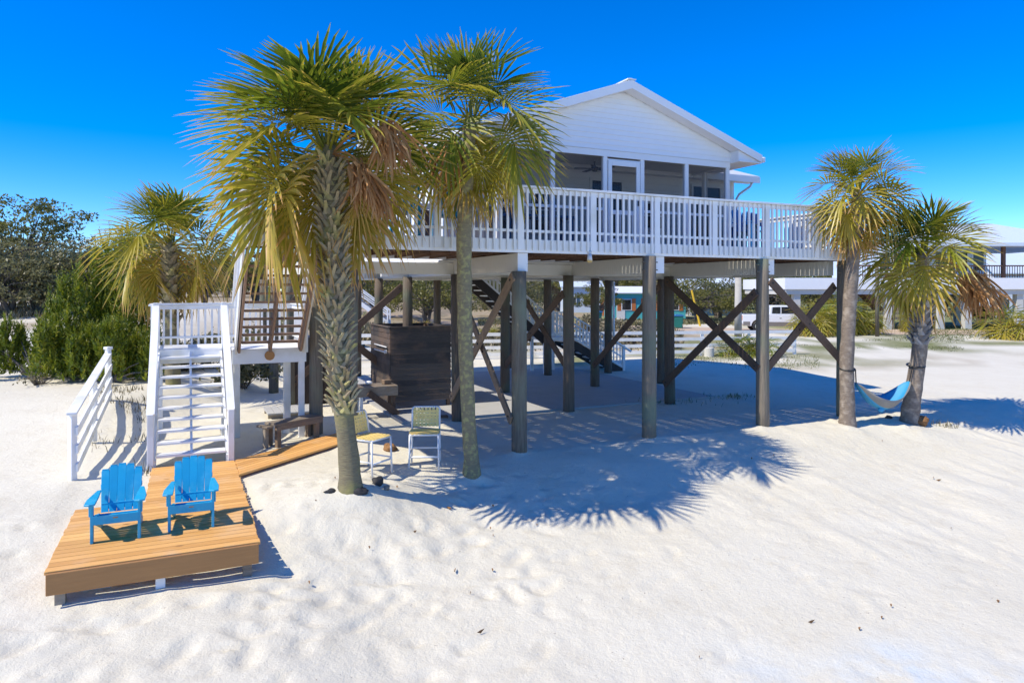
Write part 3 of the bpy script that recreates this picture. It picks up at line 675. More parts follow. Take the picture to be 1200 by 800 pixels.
for v in (va, vb):
    mb = MB(); mb.bar((6.7, v, 2.27), (7.6, v, 2.27), .09, .045); mb.bar((6.7, v, 1.47), (7.6, v, 1.47), .04, .08)
    for k in range(6): q = 6.7 + .9 * (k + .5) / 6; mb.box(q - .018, q + .018, v - .018, v + .018, 1.45, 2.26)
    mb.build('landing_railing', 'white', rs, off=RO)
mb = MB(); mb.box(10.05, 10.15, va - .05, va + .05, -.1, .98); mb.box(10.05, 10.15, vb - .05, vb + .05, -.1, .98); mb.build('newel_post', 'white', rs, off=RO)

# ------------------------------------------------------------------ golden deck platform, walkway
pf, PO = house_thing('wooden_platform', 'golden wooden platform raised over the sand under two blue chairs', 'platform', -5.42, -1.8, 0)
mb = MB(); v = -3.0
while v < -.62:
    mb.box(-6.52 + random.uniform(-.01, .01), -4.32 + random.uniform(-.012, .012), v + .008, v + .132, .012, .05); v += .14
mb.build('deck_boards', 'deck_wood', pf, off=PO, bevel=.005)
mb = MB(); mb.box(-6.5, -4.34, -3.035, -3.0, -.20, .035); mb.build('front_fascia', 'deck_side', pf, off=PO, bevel=.006)
mb = MB(); mb.box(-6.5, -6.46, -2.99, -.62, -.18, .010); mb.box(-4.38, -4.34, -2.99, -.62, -.18, .010); mb.box(-6.46, -4.38, -.68, -.63, -.18, .01); mb.build('side_joist', 'deck_side', pf, off=PO)
for uu, vv in ((-6.38, -2.9), (-4.46, -2.9), (-6.38, -.8), (-4.46, -.8), (-5.4, -2.9)):
    mb = MB(); p = H(uu, vv); s_ = .05; mb.box(uu - s_, uu + s_, vv - s_, vv + s_, gz(p.x, p.y) - .15, .009)
    mb.build('leg', 'white' if uu == -5.4 else 'grey_wood', pf, off=PO)
blk = MB(); p = H(-6.05, -2.6); blk.box(-6.2, -5.9, -2.75, -2.45, gz(p.x, p.y) - .06, -.03); o = blk.build('foundation_block', 'concrete', pf, off=PO, bevel=.01)
wk, WO = house_thing('boardwalk', 'golden plank walkway from the platform past the foot of the white stairs', 'walkway', -5.0, .4, 0)
mb = MB(); v = -.6
while v < 1.5:
    mb.box(-5.66 + random.uniform(-.01, .01), -4.33 + random.uniform(-.01, .01), v + .008, v + .132, .008, .046); v += .14
mb.build('walkway_boards', 'deck_wood', wk, off=WO, bevel=.005)
_a = gpix(396, 509); _b = gpix(396, 523); U1_ = Vector(UV(_a.x, _a.y)); L1_ = Vector(UV(_b.x, _b.y)); U0_ = Vector((-4.325, 1.5)); L0_ = Vector((-4.325, .42))
br = MB(); NB = 7
for k in range(NB):
    f0, f1 = (k + .05) / NB, (k + .95) / NB; q = [U0_.lerp(L0_, f0), U0_.lerp(L0_, f1), U1_.lerp(L1_, f1), U1_.lerp(L1_, f0)]
    br.add([(c.x, c.y, .008) for c in q] + [(c.x, c.y, .046) for c in q], [(3, 2, 1, 0), (4, 5, 6, 7), (0, 1, 5, 4), (1, 2, 6, 5), (2, 3, 7, 6), (3, 0, 4, 7)])
br.build('branch_boards', 'deck_wood', wk, off=WO, bevel=.005)

# ------------------------------------------------------------------ adirondack chairs on the platform
def adirondack(label, group):
    r = thing('adirondack_chair', label, 'chair', (0, 0, 0), 0, group)
    # local frame: faces -y, feet at z 0
    bk = MB(); by = .36
    wds = [.105, .108, .11, .108, .105]; xs = [-.226, -.113, 0, .113, .226]; tops = [.835, .885, .90, .885, .835]
    for x, wd, tp in zip(xs, wds, tops):
        fan = x * .10; n = 5; prevp = None; vs = []
        zz = [.26, .5, .68, tp - .035, tp]; ww = [.88, .96, 1.0, 1.0, .80]
        for z, k in zip(zz, ww):
            y = by + (z - .26) * .36; xc = x * .9 + fan * (z - .26)
            vs += [(xc - wd * k / 2, y, z), (xc + wd * k / 2, y, z), (xc + wd * k / 2, y + .022, z), (xc - wd * k / 2, y + .022, z)]
        fs = [(0, 1, 2, 3), (19, 18, 17, 16)]
        for i in range(4):
            for j in range(4): fs.append((i * 4 + j, i * 4 + (j + 1) % 4, i * 4 + 4 + (j + 1) % 4, i * 4 + 4 + j))
        bk.add(vs, [f[::-1] for f in fs])
    bk.bar((-.25, by + .045, .34), (.25, by + .045, .34), .022, .09); bk.bar((-.27, by + .15, .60), (.27, by + .15, .60), .022, .07)
    bk.build('backrest', 'chair_blue', r, bevel=.004)
    se = MB()
    for k in range(6):
        y = -.16 + k * .095; z = .375 - .13 * (k / 5) ** 1.0 - (.02 if k == 0 else 0)
        se.bar((-.27, y, z), (.27, y, z), .085, .022, up=(0, .25, 1))
    se.build('seat', 'chair_blue', r, bevel=.004)
    ap = MB(); ap.bar((-.285, -.205, .315), (.285, -.205, .315), .024, .125); apo = ap.build('front_apron', 'chair_blue', r, bevel=.004)
    lg = MB(); lg.box(-.03, .03, -.222, -.2185, .325, .343); lg.build('maker_plate', 'brace_tan', apo)
    for sx in (-1, 1):
        l = MB(); l.box(sx * .29 - .018, sx * .29 + .018, -.215, -.125, 0, .545); l.build('leg', 'chair_blue', r, bevel=.004)
        l = MB(); l.prism([(-.19, .38), (-.19, .26), (.50, 0), (.62, 0), (.62, .06), (.30, .27)], 0, sx * .262 - .016, sx * .262 + .008); l.build('leg', 'chair_blue', r, bevel=.004)
        a_ = MB(); ar = [(-.30, .03), (-.33, .10), (-.30, .165), (-.05, .165), (.42, .10), (.44, .05), (.10, .035)]
        pl = [(sx * (.255 + q[1] - .05), q[0]) for q in ar]
        if sx > 0: pl = pl[::-1]
        a_.prism(pl, 2, .546, .572)
        a_.prism([(-.20, .546), (-.125, .546), (-.14, .42), (-.185, .36)], 0, sx * .318 - .011, sx * .318 + .011)
        a_.build('armrest', 'chair_blue', r, bevel=.004)
    return r
ch = adirondack('left blue adirondack chair on the golden platform, nearer the platform edge', 'blue adirondack chairs on the platform')
ch.location = (-4.86, 8.62, .052); ch.rotation_euler = (0, 0, YAW - R(2)); ch.scale = (.87,) * 3
ch2 = dup(ch, (-4.13, 9.03, .052), YAW - R(3), 'right blue adirondack chair on the golden platform, nearer the stairs', 'blue adirondack chairs on the platform')

# ------------------------------------------------------------------ bench, handrail, bar chairs
p0 = gpix(321, 523); p1 = gpix(367, 513)
bd = (p1 - p0); ang = math.atan2(bd.y, bd.x)
bn = thing('wooden_bench', 'weathered backless wooden bench beside the stair landing', 'bench', (p0.x, p0.y, 0), ang)
L = bd.length + .12
mb = MB(); mb.box(-.08, L, -.19, -.005, .40, .45); mb.box(-.08, L, .005, .19, .40, .45); mb.box(-.06, L - .02, -.195, -.16, .31, .40); mb.build('seat', 'grey_wood', bn, bevel=.005)
for x, y in ((.0, -.12), (.0, .14), (L - .14, -.12), (L - .14, .14)):
    mb = MB(); mb.box(x - .04, x + .05, y - .045, y + .045, -.1, .40); mb.build('leg', 'brace_tan', bn, bevel=.004)
mb = MB(); mb.box(-.22, -.10, -.12, .26, .36, .40); mb.box(-.2, -.12, .0, .09, -.1, .36); mb.build('end_board', 'grey_wood', bn, bevel=.004)
# white handrail to the left of the stairs
h0 = gpix(85, 562); h1 = Vector((-9.35, 16.2, 0)); h1.z = gz(h1.x, h1.y)
hr = thing('beach_handrail', 'white wooden handrail with three boards left of the stairs', 'handrail', h0, 0)
def hrp(f, dz): q = h0.lerp(h1, f); return (q.x - h0.x, q.y - h0.y, q.z - h0.z + dz)
for f, ht in ((0, 1.08), (1, 1.12), (.5, 1.02)):
    mb = MB(); a = hrp(f, -.15); b_ = hrp(f, ht if f != 1 else 1.2); mb.bar(a, b_, .1, .1, up=(.4, .9, 0)); 
    if f == 1: mb.bar(hrp(1, 1.2), hrp(1, 1.26), .14, .14, up=(.4, .9, 0))
    mb.build('post', 'white', hr, bevel=.006)
mb = MB(); mb.bar(hrp(-.02, 1.10), hrp(1, 1.10), .15, .04); mb.build('top_rail', 'white', hr, bevel=.004)
for dz in (.80, .5, .2):
    mb = MB(); a = Vector(hrp(-.01, dz)) + Vector((.06, .03, 0)); b_ = Vector(hrp(1, dz)) + Vector((.06, .03, 0)); mb.bar(a, b_, .035, .14); mb.build('side_rail', 'white', hr, bevel=.004)
# strap bar chairs
def bar_chair(label, group):
    r = thing('bar_chair', label, 'chair', (0, 0, 0), 0, group)
    fr = MB(); w_, dq, sh, bh, tr_ = .245, .23, .58, .98, .017
    for sx in (-1, 1):
        fr.tube([(sx * w_, dq, sh), (sx * w_, dq + .03, .78), (sx * w_, dq + .08, bh - .03), (sx * (w_ - .03), dq + .085, bh)], tr_, 8)
        fr.tube([(sx * w_, -dq, sh), (sx * w_, dq, sh)], tr_, 8)
    fr.tube([(-w_ + .03, dq + .085, bh), (w_ - .03, dq + .085, bh)], tr_, 8)
    for y, z in ((-dq, sh), (dq, sh)): fr.tube([(-w_, y, z), (w_, y, z)], tr_, 8)
    fr.build('frame', 'white_trim', r, smooth=True)
    for y, z in ((-dq, .20), (dq, .26)): q = MB(); q.tube([(-w_ - .008, y, z), (w_ + .008, y, z)], tr_, 8); q.build('footrest', 'white_trim', r, smooth=True)
    for sx in (-1, 1): q = MB(); q.tube([(sx * (w_ + .01), -dq, .23), (sx * (w_ + .01), dq, .23)], tr_ * .8, 8); q.build('stretcher', 'white_trim', r, smooth=True)
    for sx in (-1, 1):
        for sy in (-1, 1):
            l = MB(); l.tube([(sx * w_, sy * dq, sh), (sx * (w_ + .012), sy * (dq + .02), -.03)], tr_, 8); l.build('leg', 'white_trim', r, smooth=True)
    bs = MB()
    for k in range(7):
        x = -w_ + .045 + k * (2 * w_ - .09) / 6; bs.bar((x, dq + .003, .64), (x, dq + .088, bh + .012), .045, .004, up=(0, 1, 0))
    for k in range(5):
        z = .67 + k * .058; y = dq + .02 + (z - .64) * .2; bs.bar((-w_ - .012, y - .008, z), (w_ + .012, y - .008, z), .004, .048)
    bs.build('back_straps', 'yellow_strap', r)
    ss_ = MB()
    for k in range(7):
        x = -w_ + .045 + k * (2 * w_ - .09) / 6; ss_.bar((x, -dq - .02, sh + .018), (x, dq + .02, sh + .018), .05, .004)
    for k in range(6):
        y = -dq + .045 + k * (2 * dq - .09) / 5; ss_.bar((-w_ - .02, y, sh + .022), (w_ + .02, y, sh + .022), .05, .004)
    ss_.build('seat_straps', 'yellow_strap', r)
    return r
bc = bar_chair('white framed bar chair with yellow straps facing the beach between the two front palms', 'strap bar chairs by the palms')
pc = gpix(498, 545); bc.location = (pc.x, pc.y, pc.z); bc.rotation_euler = (0, 0, R(3))
pc2 = gpix(434, 553); dup(bc, (pc2.x, pc2.y, pc2.z), R(62), 'white framed bar chair with yellow straps turned sideways right behind the thick palm trunk', 'strap bar chairs by the palms')

# ------------------------------------------------------------------ slatted shower, bench table, locker, plank pad
sh, HO2 = house_thing('outdoor_shower', 'dark lapped board shower enclosure under the house', 'shower', .4, 6.5, 0)
x0, x1, y0, y1 = -.40, 1.22, 5.5, 7.5
def lapped(a, b, outw, name):
    mb = MB(); n = 14; hs_ = 1.9 / n
    for k in range(n):
        z = .22 + k * hs_; o = Vector((outw[0], outw[1], 0)); lo = o * .022; hi = o * .006
        a_ = Vector((a[0], a[1], 0)); b_ = Vector((b[0], b[1], 0)); j = random.uniform(-.008, .008)
        vs = [a_ + lo + Vector((0, 0, z + j)), b_ + lo + Vector((0, 0, z - j)), b_ + hi + Vector((0, 0, z + hs_ + .02)), a_ + hi + Vector((0, 0, z + hs_ + .02))]
        vs += [q - o * .018 for q in vs]
        mb.add(vs, [(0, 1, 2, 3), (7, 6, 5, 4), (0, 4, 5, 1), (1, 5, 6, 2), (2, 6, 7, 3), (3, 7, 4, 0)])
    mb.build(name, 'dark_slat', sh, off=HO2)
lapped((x0, y0), (x1, y0), (0, -1), 'slat_wall'); lapped((x0, y1), (x0, y0), (-1, 0), 'slat_wall'); lapped((x1, y0), (x1, y1), (1, 0), 'slat_wall'); lapped((x1, y1), (x0, y1), (0, 1), 'slat_wall')
for uu, vv in ((x0 + .05, y0 + .05), (x1 - .05, y0 + .05), (x0 + .05, y1 - .05), (x1 - .05, y1 - .05)):
    mb = MB(); mb.box(uu - .045, uu + .045, vv - .045, vv + .045, -.1, 2.1); mb.build('corner_post', 'brace', sh, off=HO2)
mb = MB(); mb.box(x0 - .045, x1 + .045, y0 - .045, y0 + .05, 2.12, 2.15); mb.box(x0 - .045, x0 + .05, y0 + .05, y1, 2.12, 2.15); mb.build('top_rail', 'dark_slat', sh, off=HO2)
mb = MB()
for z in (1.62, 1.48): mb.tube([(x0 - .06, 5.65, z), (x0 - .06, 6.9, z)], .018, 8)
mb.build('towel_bar', 'lamp', sh, off=HO2, smooth=True)
mb = MB(); mb.tube([(x0 - .05, 5.7, 1.5), (x0 - .1, 5.7, 1.5)], .05, 12); mb.build('shower_valve', 'lamp', sh, off=HO2)
# weathered work table with a diagonal brace
tb, TO = house_thing('work_table', 'weathered grey work table with a diagonal brace beside the dark shower', 'table', -.85, 4.9, 0)
mb = MB(); mb.box(-1.45, -.42, 4.75, 5.35, .70, .76); mb.box(-1.45, -.42, 4.72, 4.75, .52, .76); mb.build('tabletop', 'grey_wood', tb, off=TO, bevel=.008)
mb = MB(); mb.bar((-1.15, 4.70, .62), (-.42, 4.70, .05), .04, .16, up=(0, 0, 1)); mb.build('brace', 'brace', tb, off=TO)
for uu, vv in ((-1.3, 5.25), (-1.3, 4.82), (-.5, 5.25), (-.5, 4.82)):
    mb = MB(); mb.box(uu - .035, uu + .035, vv - .035, vv + .035, -.05, .70); mb.build('leg', 'brace' if uu > -1 else 'white', tb, off=TO)
bx = MB(); bx.box(-.1, .1, -.08, .08, 0, .11); o = bx.build('small_box', 'brace_tan', bevel=.01); o.location = H(-.62, 5.05, .762); o.rotation_euler = (0, 0, YAW + .2); tag(o, 'small tan box on the grey work table', 'box')
bx = MB(); bx.blob((0, 0, .05), (.09, .06, .05)); o = bx.build('white_cloth', 'white', smooth=True); o.location = H(-1.05, 5.1, .762); tag(o, 'crumpled white cloth on the grey work table', 'cloth')
# dark locker
lk, LO = house_thing('storage_locker', 'tall dark brown storage locker with black lid behind the stair landing', 'locker', -1.85, 7.8, 0)
mb = MB()
for k in range(9):
    x = -2.5 + k * .155; mb.box(x, x + .15, 7.4, 7.43, .06, 1.72)
for k in range(5): mb.box(-2.53, -2.501, 7.41 + k * .16, 7.56 + k * .16, .06, 1.72)
mb.box(-2.49, -1.12, 7.44, 8.2, .05, 1.7); mb.build('cabinet', 'dark_box', lk, off=LO, bevel=.004)
mb = MB(); mb.box(-2.58, -1.05, 7.34, 8.26, 1.73, 1.82); mb.build('lid', 'black', lk, off=LO, bevel=.02)
pd, PDO = house_thing('plank_pad', 'low grey plank pad on the sand behind the bench', 'platform', -2.7, 6.1, 0)
mb = MB()
for k in range(7): mb.box(-3.35 + k * .17, -3.19 + k * .17, 5.6, 6.7, .10, .14)
mb.build('boards', 'concrete', pd, off=PDO, bevel=.004)
mb = MB(); mb.box(-3.33, -2.19, 5.7, 5.78, -.05, .10); mb.box(-3.33, -2.19, 6.52, 6.6, -.05, .10); mb.build('bearers', 'grey_wood', pd, off=PDO)
# driftwood plank beneath the house
mb = MB(); mb.bar((-.4, 0, .06), (.4, 0, .07), .18, .06); o = mb.build('loose_plank', 'brace', bevel=.006); q = gpix(505, 492); o.location = (q.x, q.y, 0); o.rotation_euler = (0, 0, R(12)); tag(o, 'dark loose plank lying in the shade beside the slim palm', 'plank')

# ------------------------------------------------------------------ palms
def frond(mb, base, az, el, lp, lb, droop, tint, n=34, bend=.5, width=1.0, fold=.3, dead=False, rnd=random):
    """one fan frond: petiole, recurved midrib and pleated leaflets"""
    ca, sa = math.cos(az), math.sin(az); side = Vector((-sa, ca, 0)); p = Vector(base); e = el
    pts = [p.copy()]; N = 7
    for i in range(N):
        e -= bend / N * (.5 + i / N); p = p + Vector((ca * math.cos(e), sa * math.cos(e), math.sin(e))) * (lp / N); pts.append(p.copy())
    mb.tube(pts, [.026 - .014 * i / N for i in range(N + 1)], 4, pv=min(1, max(0, tint + .12)), caps=False)
    roll = rnd.uniform(-.5, .5)
    cost = [(p.copy(), e)]; q = p.copy(); ee = e
    for i in range(4):
        ee -= .22 + .25 * droop; q = q + Vector((ca * math.cos(ee), sa * math.cos(ee), math.sin(ee))) * (lb * .09); cost.append((q.copy(), ee))
    for i in range(n):
        f = (i + .5) / n * 2 - 1; th = f * R(128) * width
        k = (1 - abs(f)) * 4; j = min(3, int(k)); fr_ = k - j
        o = cost[j][0].lerp(cost[j + 1][0], fr_); ec = cost[j][1] + (cost[j + 1][1] - cost[j][1]) * fr_
        tg = Vector((ca * math.cos(ec), sa * math.cos(ec), math.sin(ec))); nm = side.cross(tg); nm = -nm if nm.dot(Vector((-ca * math.sin(ec), -sa * math.sin(ec), math.cos(ec)))) < 0 else nm
        sd_ = (side * math.cos(roll) + nm * math.sin(roll)); nn = tg.cross(sd_)
        if nn.dot(nm) < 0: nn = -nn
        d = tg * math.cos(th) + sd_ * math.sin(th) + nm * (fold * abs(math.sin(th))) ; d.normalize()
        L = lb * (.62 + .38 * math.cos(th * .62)) * rnd.uniform(.9, 1.06)
        dr = droop * rnd.uniform(.6, 1.4)
        st = (0.02, .2, .42, .64, .84, 1.0); dth = R(256) * width / n
        cross = nn.cross(d).normalized() if nn.cross(d).length > .01 else sd_
        vs = []; last = None
        for s_ in st:
            x = s_ * L
            pt = o + d * (x * (1 - .22 * dr * s_)) + Vector((0, 0, -1)) * (dr * L * .75 * s_ ** 2.3) + cross * (rnd.uniform(-.012, .012) if s_ > .6 else 0)
            wj = x * math.tan(dth / 2) * 1.02; wt = .040 * lb * (1 - s_) ** .62 + .0012
            wd = min(wj, wt) if s_ > .05 else .006
            if last is not None:
                tl = (pt - last)
            last = pt
            lift = wd * .5
            vs += [pt - cross * wd + nn * lift, pt, pt + cross * wd + nn * lift]
        o_ = len(mb.v); mb.v.extend(tuple(v_) for v_ in vs)
        tn = tint + rnd.uniform(-.08, .08)
        for a in range(len(st) - 1):
            pvv = min(1, max(0, tn + (.02, -.02, .02, .12, .36)[a] * (1.0 if not dead else .4) - (.06 if a == 0 else 0)))
            for b_ in range(2):
                i0 = o_ + a * 3 + b_; mb.f.append((i0, i0 + 1, i0 + 4, i0 + 3)); mb.p.append(pvv); mb.mi.append(mb.cur)
def boots(mb, path, rad, z0, z1, per=7, ring=.105, ln=.24, wd=.085, out=.55, seed=1):
    """old leaf bases left on a trunk: overlapping split tongues in a spiral"""
    rr = random.Random(seed); k = 0; z = z0
    while z < z1:
        for j in range(per):
            a = 2 * PI * (j + (k % 2) * .5) / per + k * .11 + rr.uniform(-.08, .08); zz = z + rr.uniform(-.02, .02)
            f = zz; c_ = path(f); r0 = rad(f)
            er = Vector((math.cos(a), math.sin(a), 0)); et = Vector((-math.sin(a), math.cos(a), 0)); l = ln * rr.uniform(.8, 1.15)
            tw = (.55 if (j + k) % 2 else -.55) + rr.uniform(-.12, .12); vs = []
            for s_ in (0, .35, .7, 1.0):
                pt = c_ + er * (r0 * .93 + out * l * s_ ** 1.6 + .012) + et * (tw * l * s_) + Vector((0, 0, l * s_ * (1 - .22 * s_)))
                w_ = wd * (1 - .62 * s_)
                nrm = (er * .9 - Vector((0, 0, out * .8))).normalized()
                vs += [pt - et * w_ - er * .012, pt + nrm * .018, pt + et * w_ - er * .012, pt - er * .03]
            fs = []
            for i in range(3):
                for q in range(4): fs.append((i * 4 + q, i * 4 + (q + 1) % 4, i * 4 + 4 + (q + 1) % 4, i * 4 + 4 + q))
            fs.append((12, 13, 14, 15)); mb.add(vs, fs, rr.random())
        k += 1; z += ring
def lerp_path(pts):
    zs = [p[2] for p in pts]
    def f(z): return Vector((float(np.interp(z, zs, [p[0] for p in pts])), float(np.interp(z, zs, [p[1] for p in pts])), z))
    return f
def palm(label, loc, pts, rads, nf, lp, lb, tmat, seed, boot=None, tint=(.2, .6), ndead=0, group=None, spear=True, hang=.35, low=-.75, deadspots=(), n=34, gap=.55, lopside=0.0):
    """pts: trunk path relative to loc; fronds radiate from its top"""
    rr = random.Random(seed); t_ = thing('palm_tree', label, 'palm tree', loc, 0, group)
    zs = [p[2] for p in pts]; path = lerp_path(pts); rad = lambda z: float(np.interp(z, zs, rads))
    mb = MB(); k = 26; zz = [zs[0] + (zs[-1] - zs[0]) * i / (k - 1) for i in range(k)]
    mb.tube([path(z) for z in zz], [rad(z) * (1 + .035 * math.sin(i * 2.4) + rr.uniform(-.02, .02)) for i, z in enumerate(zz)], 16, jit=.03)
    mb.build('trunk', tmat, t_, smooth=True)
    top = path(zs[-1])
    if boot:
        bb = MB(); boots(bb, path, rad, boot[0], boot[1], *boot[2:5], **boot[5]); bb.build('leaf_bases', boot[6], t_)
    cr = MB()
    for i in range(nf):
        f = (i + .5) / nf; az = i * 2.39996 + rr.uniform(-.3, .3)
        el = R(84) - (R(84) - low) * f ** 1.05 + rr.uniform(-.15, .15)
        old = max(0, f - .6) / .4
        if f > .42 and any(abs(((az - q[0] + PI) % (2 * PI)) - PI) < .42 for q in deadspots): continue
        if f > gap and abs(((az + PI / 2 + PI) % (2 * PI)) - PI) < R(42): continue
        tn = tint[0] + (tint[1] - tint[0]) * f + rr.uniform(-.17, .17)
        b0 = top + Vector((math.cos(az), math.sin(az), 0)) * rads[-1] * .7 + Vector((0, 0, -.34 * f + .05))
        sc = .9 + .2 * min(1, f * 2.5) - .15 * old
        frond(cr, b0, az, el, lp * sc * rr.uniform(.8, 1.15), lb * sc * rr.uniform(.88, 1.1) * (1 - lopside * math.cos(az)), .05 + hang * f * .55 + .5 * old * hang + rr.uniform(0, .08), tn, n, bend=.12 + .5 * f, rnd=rr, fold=.5 - .25 * f)
    if spear:
        for k in range(5):
            az = rr.uniform(0, 6.28); frond(cr, top, az, R(84 + rr.uniform(-5, 5)), lp * .5, lb * 1.0, .03, tint[0] + .15, 16, bend=.05, width=.16, rnd=rr)
    cr.build('crown', 'palm', t_)
    for (az, el, lpf, dl) in deadspots:
        dm_ = MB(); b0 = top + Vector((math.cos(az), math.sin(az), 0)) * rads[-1] * .6 + Vector((0, 0, -.15)); p = b0.copy(); pts_ = [p.copy()]; e = el
        for k in range(8):
            p = p + Vector((math.cos(az) * math.cos(e), math.sin(az) * math.cos(e), math.sin(e))) * lpf / 8; pts_.append(p.copy()); e -= .14
        dm_.tube(pts_, [.02] * 9, 4, pv=.5, caps=False)
        for k in range(80):
            d_ = Vector((rr.gauss(math.cos(az) * .25, .28), rr.gauss(math.sin(az) * .25, .28), -1)).normalized(); L = dl * rr.uniform(.55, 1.05); cx_ = d_.cross(Vector((rr.gauss(0, 1), rr.gauss(0, 1), 0))).normalized(); tn = rr.uniform(.2, .85)
            o = p + Vector((rr.gauss(0, .06), rr.gauss(0, .06), rr.gauss(.03, .05))) - Vector((math.cos(az), math.sin(az), 0)) * rr.uniform(0, .22); vs = []
            bow = Vector((math.cos(az), math.sin(az), .2)) * rr.uniform(.02, .2)
            for s_ in (0, .3, .65, 1):
                c_ = o + d_ * (L * s_) + bow * math.sin(s_ * 2.2) + cx_ * rr.uniform(-.02, .02); w_ = .026 * (1 - s_) ** .5 * dl + .003; vs += [c_ - cx_ * w_, c_ + cx_ * w_]
            dm_.add(vs, [(0, 1, 3, 2), (2, 3, 5, 4), (4, 5, 7, 6)], tn)
        d_ = dm_.build('dead_frond', 'dead', t_); d_['label'] = 'brown dead frond hanging down'
    return t_
z1b = gz(*P1)
palm('thick leaning palm with criss-cross leaf bases and broad crown, beside the golden walkway', (P1[0], P1[1], z1b),
     [(0, 0, -.2), (0, 0, .2), (-.02, 0, .5), (-.12, 0, 1.3), (-.2, 0, 2.2), (-.24, 0, 3.2), (-.29, 0, 4.3), (-.33, 0, 5.1)], [.22, .165, .15, .135, .135, .14, .135, .12], 45, .60, 1.16, 'trunk', 3,
     boot=(1.15, 4.8, 9, .098, .27, dict(wd=.056, out=.36, seed=4), 'boot'), tint=(.22, .70), hang=.30, low=-.55, deadspots=((R(-28), R(42), 1.15, .85), (R(-40), R(8), .85, .75), (R(-20), R(-5), .9, .7)), n=36, gap=.62, lopside=.14)
g2 = gpix(553, 557)
palm('slim straight palm with lichen on its trunk, between bar chair and house pilings', tuple(g2),
     [(0, 0, -.2), (-.01, 0, .3), (-.06, 0, 1.0), (-.12, 0, 2.5), (-.14, 0, 4.2), (-.02, 0, 6.15)], [.18, .13, .12, .13, .13, .10], 28, .62, 1.0, 'trunk_lichen', 11,
     tint=(.22, .72), hang=.34, low=-.95, deadspots=((R(200), R(-20), .5, .9),), n=32, gap=.62)
g3 = gpix(993, 498)
palm('tall grey trunked palm holding the left end of the hammock', tuple(g3),
     [(0, 0, -.2), (0, 0, .35), (-.02, 0, 1.5), (.08, 0, 3.2), (.22, 0, 4.9), (.24, 0, 5.45)], [.225, .165, .155, .15, .135, .10], 28, .46, .86, 'trunk_grey', 21,
     tint=(.3, .88), hang=.40, low=-.8, n=28, gap=.75)
g4 = gpix(1064, 495)
palm('leaning palm with shaggy grey leaf bases holding the right end of the hammock', tuple(g4),
     [(-.0, 0, -.2), (.12, 0, .7), (.26, 0, 1.6), (.34, 0, 2.4), (.36, 0, 3.2), (.36, 0, 4.1)], [.23, .19, .17, .17, .17, .13], 32, .55, 1.04, 'trunk_grey', 31,
     boot=(1.9, 3.1, 9, .11, .22, dict(wd=.07, out=.4, seed=6), 'boot_grey'), tint=(.2, .74), hang=.33, low=-.55, deadspots=((R(-14), R(6), 1.3, 1.15), (R(-24), R(0), 1.1, 1.05)), n=28, gap=.7)
P5 = (px(203, 19.0), 19.0)
palm('yellow-green palm behind the stair landing, left of the thick palm', (P5[0], P5[1], gz(*P5)),
     [(0, 0, -.2), (-.03, 0, 1.2), (-.08, 0, 2.6), (-.1, 0, 3.85)], [.2, .18, .19, .15], 34, .70, 1.15, 'trunk', 41, boot=(1.5, 3.6, 7, .16, .26, dict(wd=.1, out=.4, seed=8), 'boot'), tint=(.28, .84), hang=.4, low=-.8, n=28)

# ------------------------------------------------------------------ rocks, husk, hammock
for (p_, q_, r_, lab, mt) in ((388, 577, (.09, .06, .04), 'flat dark rock left of the thick palm trunk', 'rock'), (419, 579, (.14, .09, .07), 'largest dark rock in front of the thick palm trunk', 'rock'),
                              (442, 567, (.12, .08, .075), 'dark rock right of the thick palm by the sideways bar chair', 'rock'), (453, 573, (.06, .045, .04), 'small brown rock right of the thick palm', 'grey_wood'),
                              (457, 528, (.14, .1, .1), 'brown fibrous palm husk on the sand between the bar chairs', 'husk'), (1041, 490, (.1, .07, .05), 'dark rock beneath the hammock', 'rock'), (1077, 497, (.2, .15, .14), 'brown root clump at the foot of the leaning palm', 'husk')):
    mb = MB(); mb.blob((0, 0, r_[2] * .5), r_, 14, 9, .3); g = gpix(p_, q_); o = mb.build('husk' if mt == 'husk' else 'rock', mt, smooth=mt == 'rock'); o.location = g; o.rotation_euler = (0, 0, random.uniform(0, 3)); tag(o, lab, 'husk' if mt == 'husk' else 'rock')
hA = Vector((g3.x + .19, g3.y - .03, zy(449, g3.y))); hB = Vector((g4.x - .03, g4.y - .12, zy(446, g4.y)))
hm = thing('hammock', 'blue and grey cloth hammock slung between the two right palms', 'hammock', ((hA.x + hB.x) / 2, (hA.y + hB.y) / 2, hA.z - .65), 0)
ho = tuple(hm.location)
mb = MB(); NS, NT = 28, 12; vs = []
ch_ = hB - hA; sidev = Vector((-ch_.y, ch_.x, 0)).normalized()
for i in range(NS + 1):
    s_ = i / NS; sag = 4 * s_ * (1 - s_); base = hA.lerp(hB, s_) + Vector((0, 0, -.64 * sag ** 1.05)); wd = .035 + .30 * math.sin(PI * s_) ** .7
    for j in range(NT + 1):
        q = (j / NT) * 2 - 1; wr = .012 * math.sin(q * 9 + s_ * 5) * sag
        vs.append(base + sidev * (q * wd) + Vector((0, 0, .26 * abs(q) ** 2 * math.sin(PI * s_) ** .8 + wr)))
fs = [(i * (NT + 1) + j, i * (NT + 1) + j + 1, (i + 1) * (NT + 1) + j + 1, (i + 1) * (NT + 1) + j) for i in range(NS) for j in range(NT)]
mb.add(vs, fs); mb.mi = [1 if (k % NT) < 3 else 0 for k in range(len(fs))]
o = mb.build('hammock_cloth', ['hammock_blue', 'hammock_grey'], hm, off=ho, smooth=True)
so_ = o.modifiers.new('cloth', 'SOLIDIFY'); so_.thickness = .006
